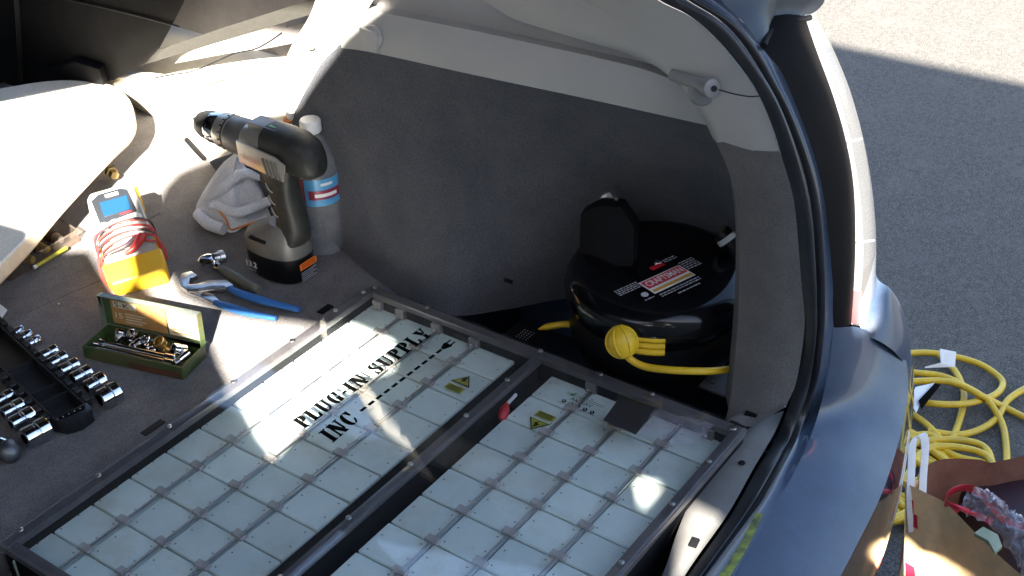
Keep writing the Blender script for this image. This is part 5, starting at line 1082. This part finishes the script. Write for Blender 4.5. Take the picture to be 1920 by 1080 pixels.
for k in range(7):
    cord([[1.2503,-0.3635,0.014],[1.3441,-0.4142,0.014],[1.3402,-0.4704,0.014],[1.2867,-0.5375,0.014],[1.2198,-0.5764,0.014]] if k == 0 else [Vector(q) + Vector((random.uniform(-.05, .05) - .02*k, random.uniform(-.03, .03) - .03*k, .004*k)) for q in [[1.2503,-0.3635,0.014],[1.3359,-0.4174,0.014],[1.3299,-0.485,0.014],[1.2829,-0.5461,0.014],[1.1999,-0.5733,0.014]]])
for k in range(5):
    cord([Vector(q) + Vector((-.018*k, -.014*k, .005*(k % 3))) for q in [[1.299,-0.4424,0.016],[1.2802,-0.5029,0.016],[1.248,-0.5458,0.016],[1.1546,-0.549,0.016],[1.1069,-0.5164,0.016],[1.1273,-0.4674,0.016]]])
for k in range(4):
    cord([Vector(q) + Vector((-.016*k, .012*k, .004*k)) for q in [[0.9654,-0.4427,0.016],[1.0201,-0.5004,0.016],[1.0515,-0.5477,0.016],[1.1165,-0.5828,0.016],[1.2029,-0.582,0.016]]])
tg = MB(); tgp = [[1.4773,-0.4202,0.04],[1.4953,-0.4458,0.05],[1.5271,-0.4306,0.06],[1.5482,-0.4584,0.05],[1.5209,-0.468,0.035]]
tg.prism(tgp, (0.002, 0, 0.002), 'paper_white'); to = tg.build('cord_tag', None); tag(to, 'crumpled white paper tag on the topmost loop of yellow cord', 'paper tag')
tg = MB(); tg.prism([[1.3407,-0.4368,0.05],[1.3741,-0.4358,0.06],[1.4218,-0.459,0.05],[1.3621,-0.457,0.05],[1.3243,-0.4596,0.04]], (0.002, 0, 0.002), 'paper_white'); 
to = tg.build('cord_tag', None); tag(to, 'white and black plastic tag on the cord close to the bumper', 'paper tag')
tg = MB(); tg.prism([[1.3444,-0.4542,0.055],[1.4136,-0.4611,0.056],[1.4253,-0.4709,0.05],[1.3817,-0.4657,0.045],[1.3348,-0.4657,0.045]], (0.002, 0, 0.001), 'black_ink'); tg.build('tag_print', to)

# paper bag
zb_ = .40
L0 = Vector([0.7031,-0.6283,0.4]); N0 = Vector([0.6045,-0.8239,0.4]); F0_ = Vector([0.736,-0.6347,0.4])
near = (N0 - L0); nd = near.normalized(); fd_ = Vector((-nd.y, nd.x, 0)); fd_ = fd_ if fd_.x > 0 else -fd_
bg_ = thing('paper_bag', (L0.x + .15, L0.y - .05, 0), 'open kraft paper grocery bag with red print standing on the asphalt by the bumper', 'paper bag')
top4 = [[0.701,-0.6252,0.4],[0.6963,-0.6586,0.4],[0.6901,-0.6889,0.4],[0.661,-0.7403,0.395],[0.6384,-0.7842,0.39],[0.6197,-0.8289,0.385]]
far4 = [[0.731,-0.6334,0.4],[0.7701,-0.6527,0.4],[0.8079,-0.6887,0.4],[0.8195,-0.7043,0.395],[0.8296,-0.7217,0.4],[0.8665,-0.7714,0.4]]
dpn = Vector((0.0, 0.0, -.40))
nb = [Vector(q) + dpn + Vector((-.05 + .008*i, -.07, 0)) for i, q in enumerate(top4)]
m = MB(); TT = sc(top4, 40); NB = sc(nb, 40); rows = []
for i in range(20):
    t = i/19; row = []
    for j, (a, b) in enumerate(zip(TT, NB)):
        q = a.lerp(b, t); cr_ = abs(((j*.13 + t*1.7) % 1) - .5)*2; q += Vector((-.6, -.8, .1))*(.010*cr_*math.sin(math.pi*t) + .006*math.sin(j*.5)*t)
        row.append(q)
    rows.append(row)
m.grid(rows, 'kraft'); m.build('front_panel', bg_, ang=28)
m = MB(); sd0 = sc([top4[0], Vector(top4[0]).lerp(Vector(far4[0]), .5) + Vector((.006, -.012, 0)), far4[0]], 12); sd1 = sc([nb[0], Vector(far4[0]) + dpn], 12); m.loft(sd0, sd1, 'kraft', 12, 12); m.build('side_gusset', bg_, ang=28)
m = MB(); FFt = sc(far4, 40); rows = []
for i in range(14):
    t = i/13; rows.append([q + dpn*t*.95 + Vector((.012, .016, 0))*math.sin(t*5 + j*.2)*.35 for j, q in enumerate(FFt)])
m.grid(rows, 'kraft_shaded'); m.build('back_panel', bg_, ang=60)
m = MB(); rp = [[0.6982,-0.6459,0.3],[0.7174,-0.645,0.3],[0.6945,-0.6599,0.3],[0.6717,-0.67,0.3],[0.6574,-0.6676,0.3],[0.6614,-0.6583,0.3]]
def on_panel(u, t, d=.004):
    j = int(u*39); i = int(t*19); return rows_front[i][j] + Vector((-.6, -.8, .1))*d
rows_front = []
for i in range(20):
    t = i/19; row = []
    for j, (a, b) in enumerate(zip(TT, NB)):
        q = a.lerp(b, t); cr_ = abs(((j*.13 + t*1.7) % 1) - .5)*2; q += Vector((-.6, -.8, .1))*(.010*cr_*math.sin(math.pi*t) + .006*math.sin(j*.5)*t); row.append(q)
    rows_front.append(row)
def patch(i0, i1, j0, j1, nm, m_):
    b = MB(); b.grid([[rows_front[i][j] + Vector((-.6, -.8, .1))*.0025 for j in range(j0, j1)] for i in range(i0, i1)], m_); b.build(nm, bg_, ang=60)
patch(1, 3, 1, 3, 'red_print', 'bag_red'); patch(2, 4, 2, 4, 'red_print', 'bag_red'); patch(6, 9, 0, 3, 'red_print', 'bag_red')
hp0 = [[0.6816,-0.6479,0.33],[0.6877,-0.6354,0.38],[0.7068,-0.6241,0.42],[0.7156,-0.618,0.45],[0.7267,-0.6186,0.46],[0.7338,-0.6252,0.46],[0.7321,-0.6318,0.44],[0.7175,-0.64,0.4],[0.698,-0.6515,0.36]]
hp1 = [Vector(q) + Vector((.014, -.006, 0)) for q in hp0]
m = MB(); m.loft(hp0, hp1, 'paper_white', 60, 2, .001, thick=.001); m.build('bag_handle', bg_)
# things in the bag
pb = thing('plastic_bag', Vector(far4[3]) + Vector((0, -.1, -.1)), 'clear crinkled plastic bag with a red drawn rim tucked in the paper bag', 'plastic bag')
ra0 = [[0.6949,-0.7059,0.4],[0.6834,-0.689,0.41],[0.6923,-0.6894,0.425],[0.709,-0.7051,0.43],[0.7154,-0.7244,0.425],[0.7103,-0.7491,0.41],[0.7096,-0.7706,0.4],[0.7282,-0.8134,0.39]]
ra1 = [Vector(q) + Vector((.010, .004, -.022)) for q in ra0]
m = MB(); m.loft(ra0, ra1, 'bag_red', 60, 3, .003, thick=.0006); m.build('red_rim', pb, ang=60)
m = MB(); m.loft([[0.6842,-0.6902,0.41],[0.6877,-0.7071,0.408],[0.6985,-0.7269,0.4],[0.7024,-0.7499,0.395]], [[0.6864,-0.697,0.4],[0.6864,-0.7125,0.4],[0.6959,-0.7306,0.392],[0.6955,-0.749,0.388]], 'bag_red', 30, 3, .003, thick=.0006); m.build('red_rim', pb, ang=60)
g0 = sc([[0.6856,-0.7017,0.4],[0.6916,-0.7337,0.395],[0.6761,-0.7722,0.39],[0.6438,-0.8044,0.385],[0.628,-0.8239,0.38]], 30); g1 = sc([[0.7298,-0.7296,0.41],[0.7144,-0.7647,0.405],[0.7099,-0.7956,0.4],[0.7017,-0.8201,0.395],[0.6787,-0.8484,0.39]], 30); rows = []
for i in range(16):
    t = i/15; rows.append([a.lerp(b, t) + Vector((random.uniform(-.004, .004), random.uniform(-.004, .004), random.uniform(-.008, .008) + .02*math.sin(math.pi*t))) for a, b in zip(g0, g1)])
m = MB(); m.grid(rows, 'film_clear'); m.build('clear_film', pb, ang=180)
ct = MB(); ct.box(Vector([0.8115,-0.7567,0.3]), (.12, .12, .10), 'contents_dark', Matrix.Rotation(R(-38), 3, 'Z')); cto = ct.build('dark_parcel', None, bevel=.02, seg=4); tag(cto, 'dark maroon parcel at the bottom of the opened paper bag', 'parcel')
ct = MB(); ct.prism([[0.6574,-0.7384,0.392],[0.6762,-0.7444,0.392],[0.672,-0.766,0.392],[0.6531,-0.7777,0.392],[0.6359,-0.7734,0.392],[0.6529,-0.7593,0.392]], (0, 0, .006), 'contents_pale'); cto = ct.build('pale_card', None, bevel=.001); tag(cto, 'pale green card poking out between parcel and plastic bag', 'card')
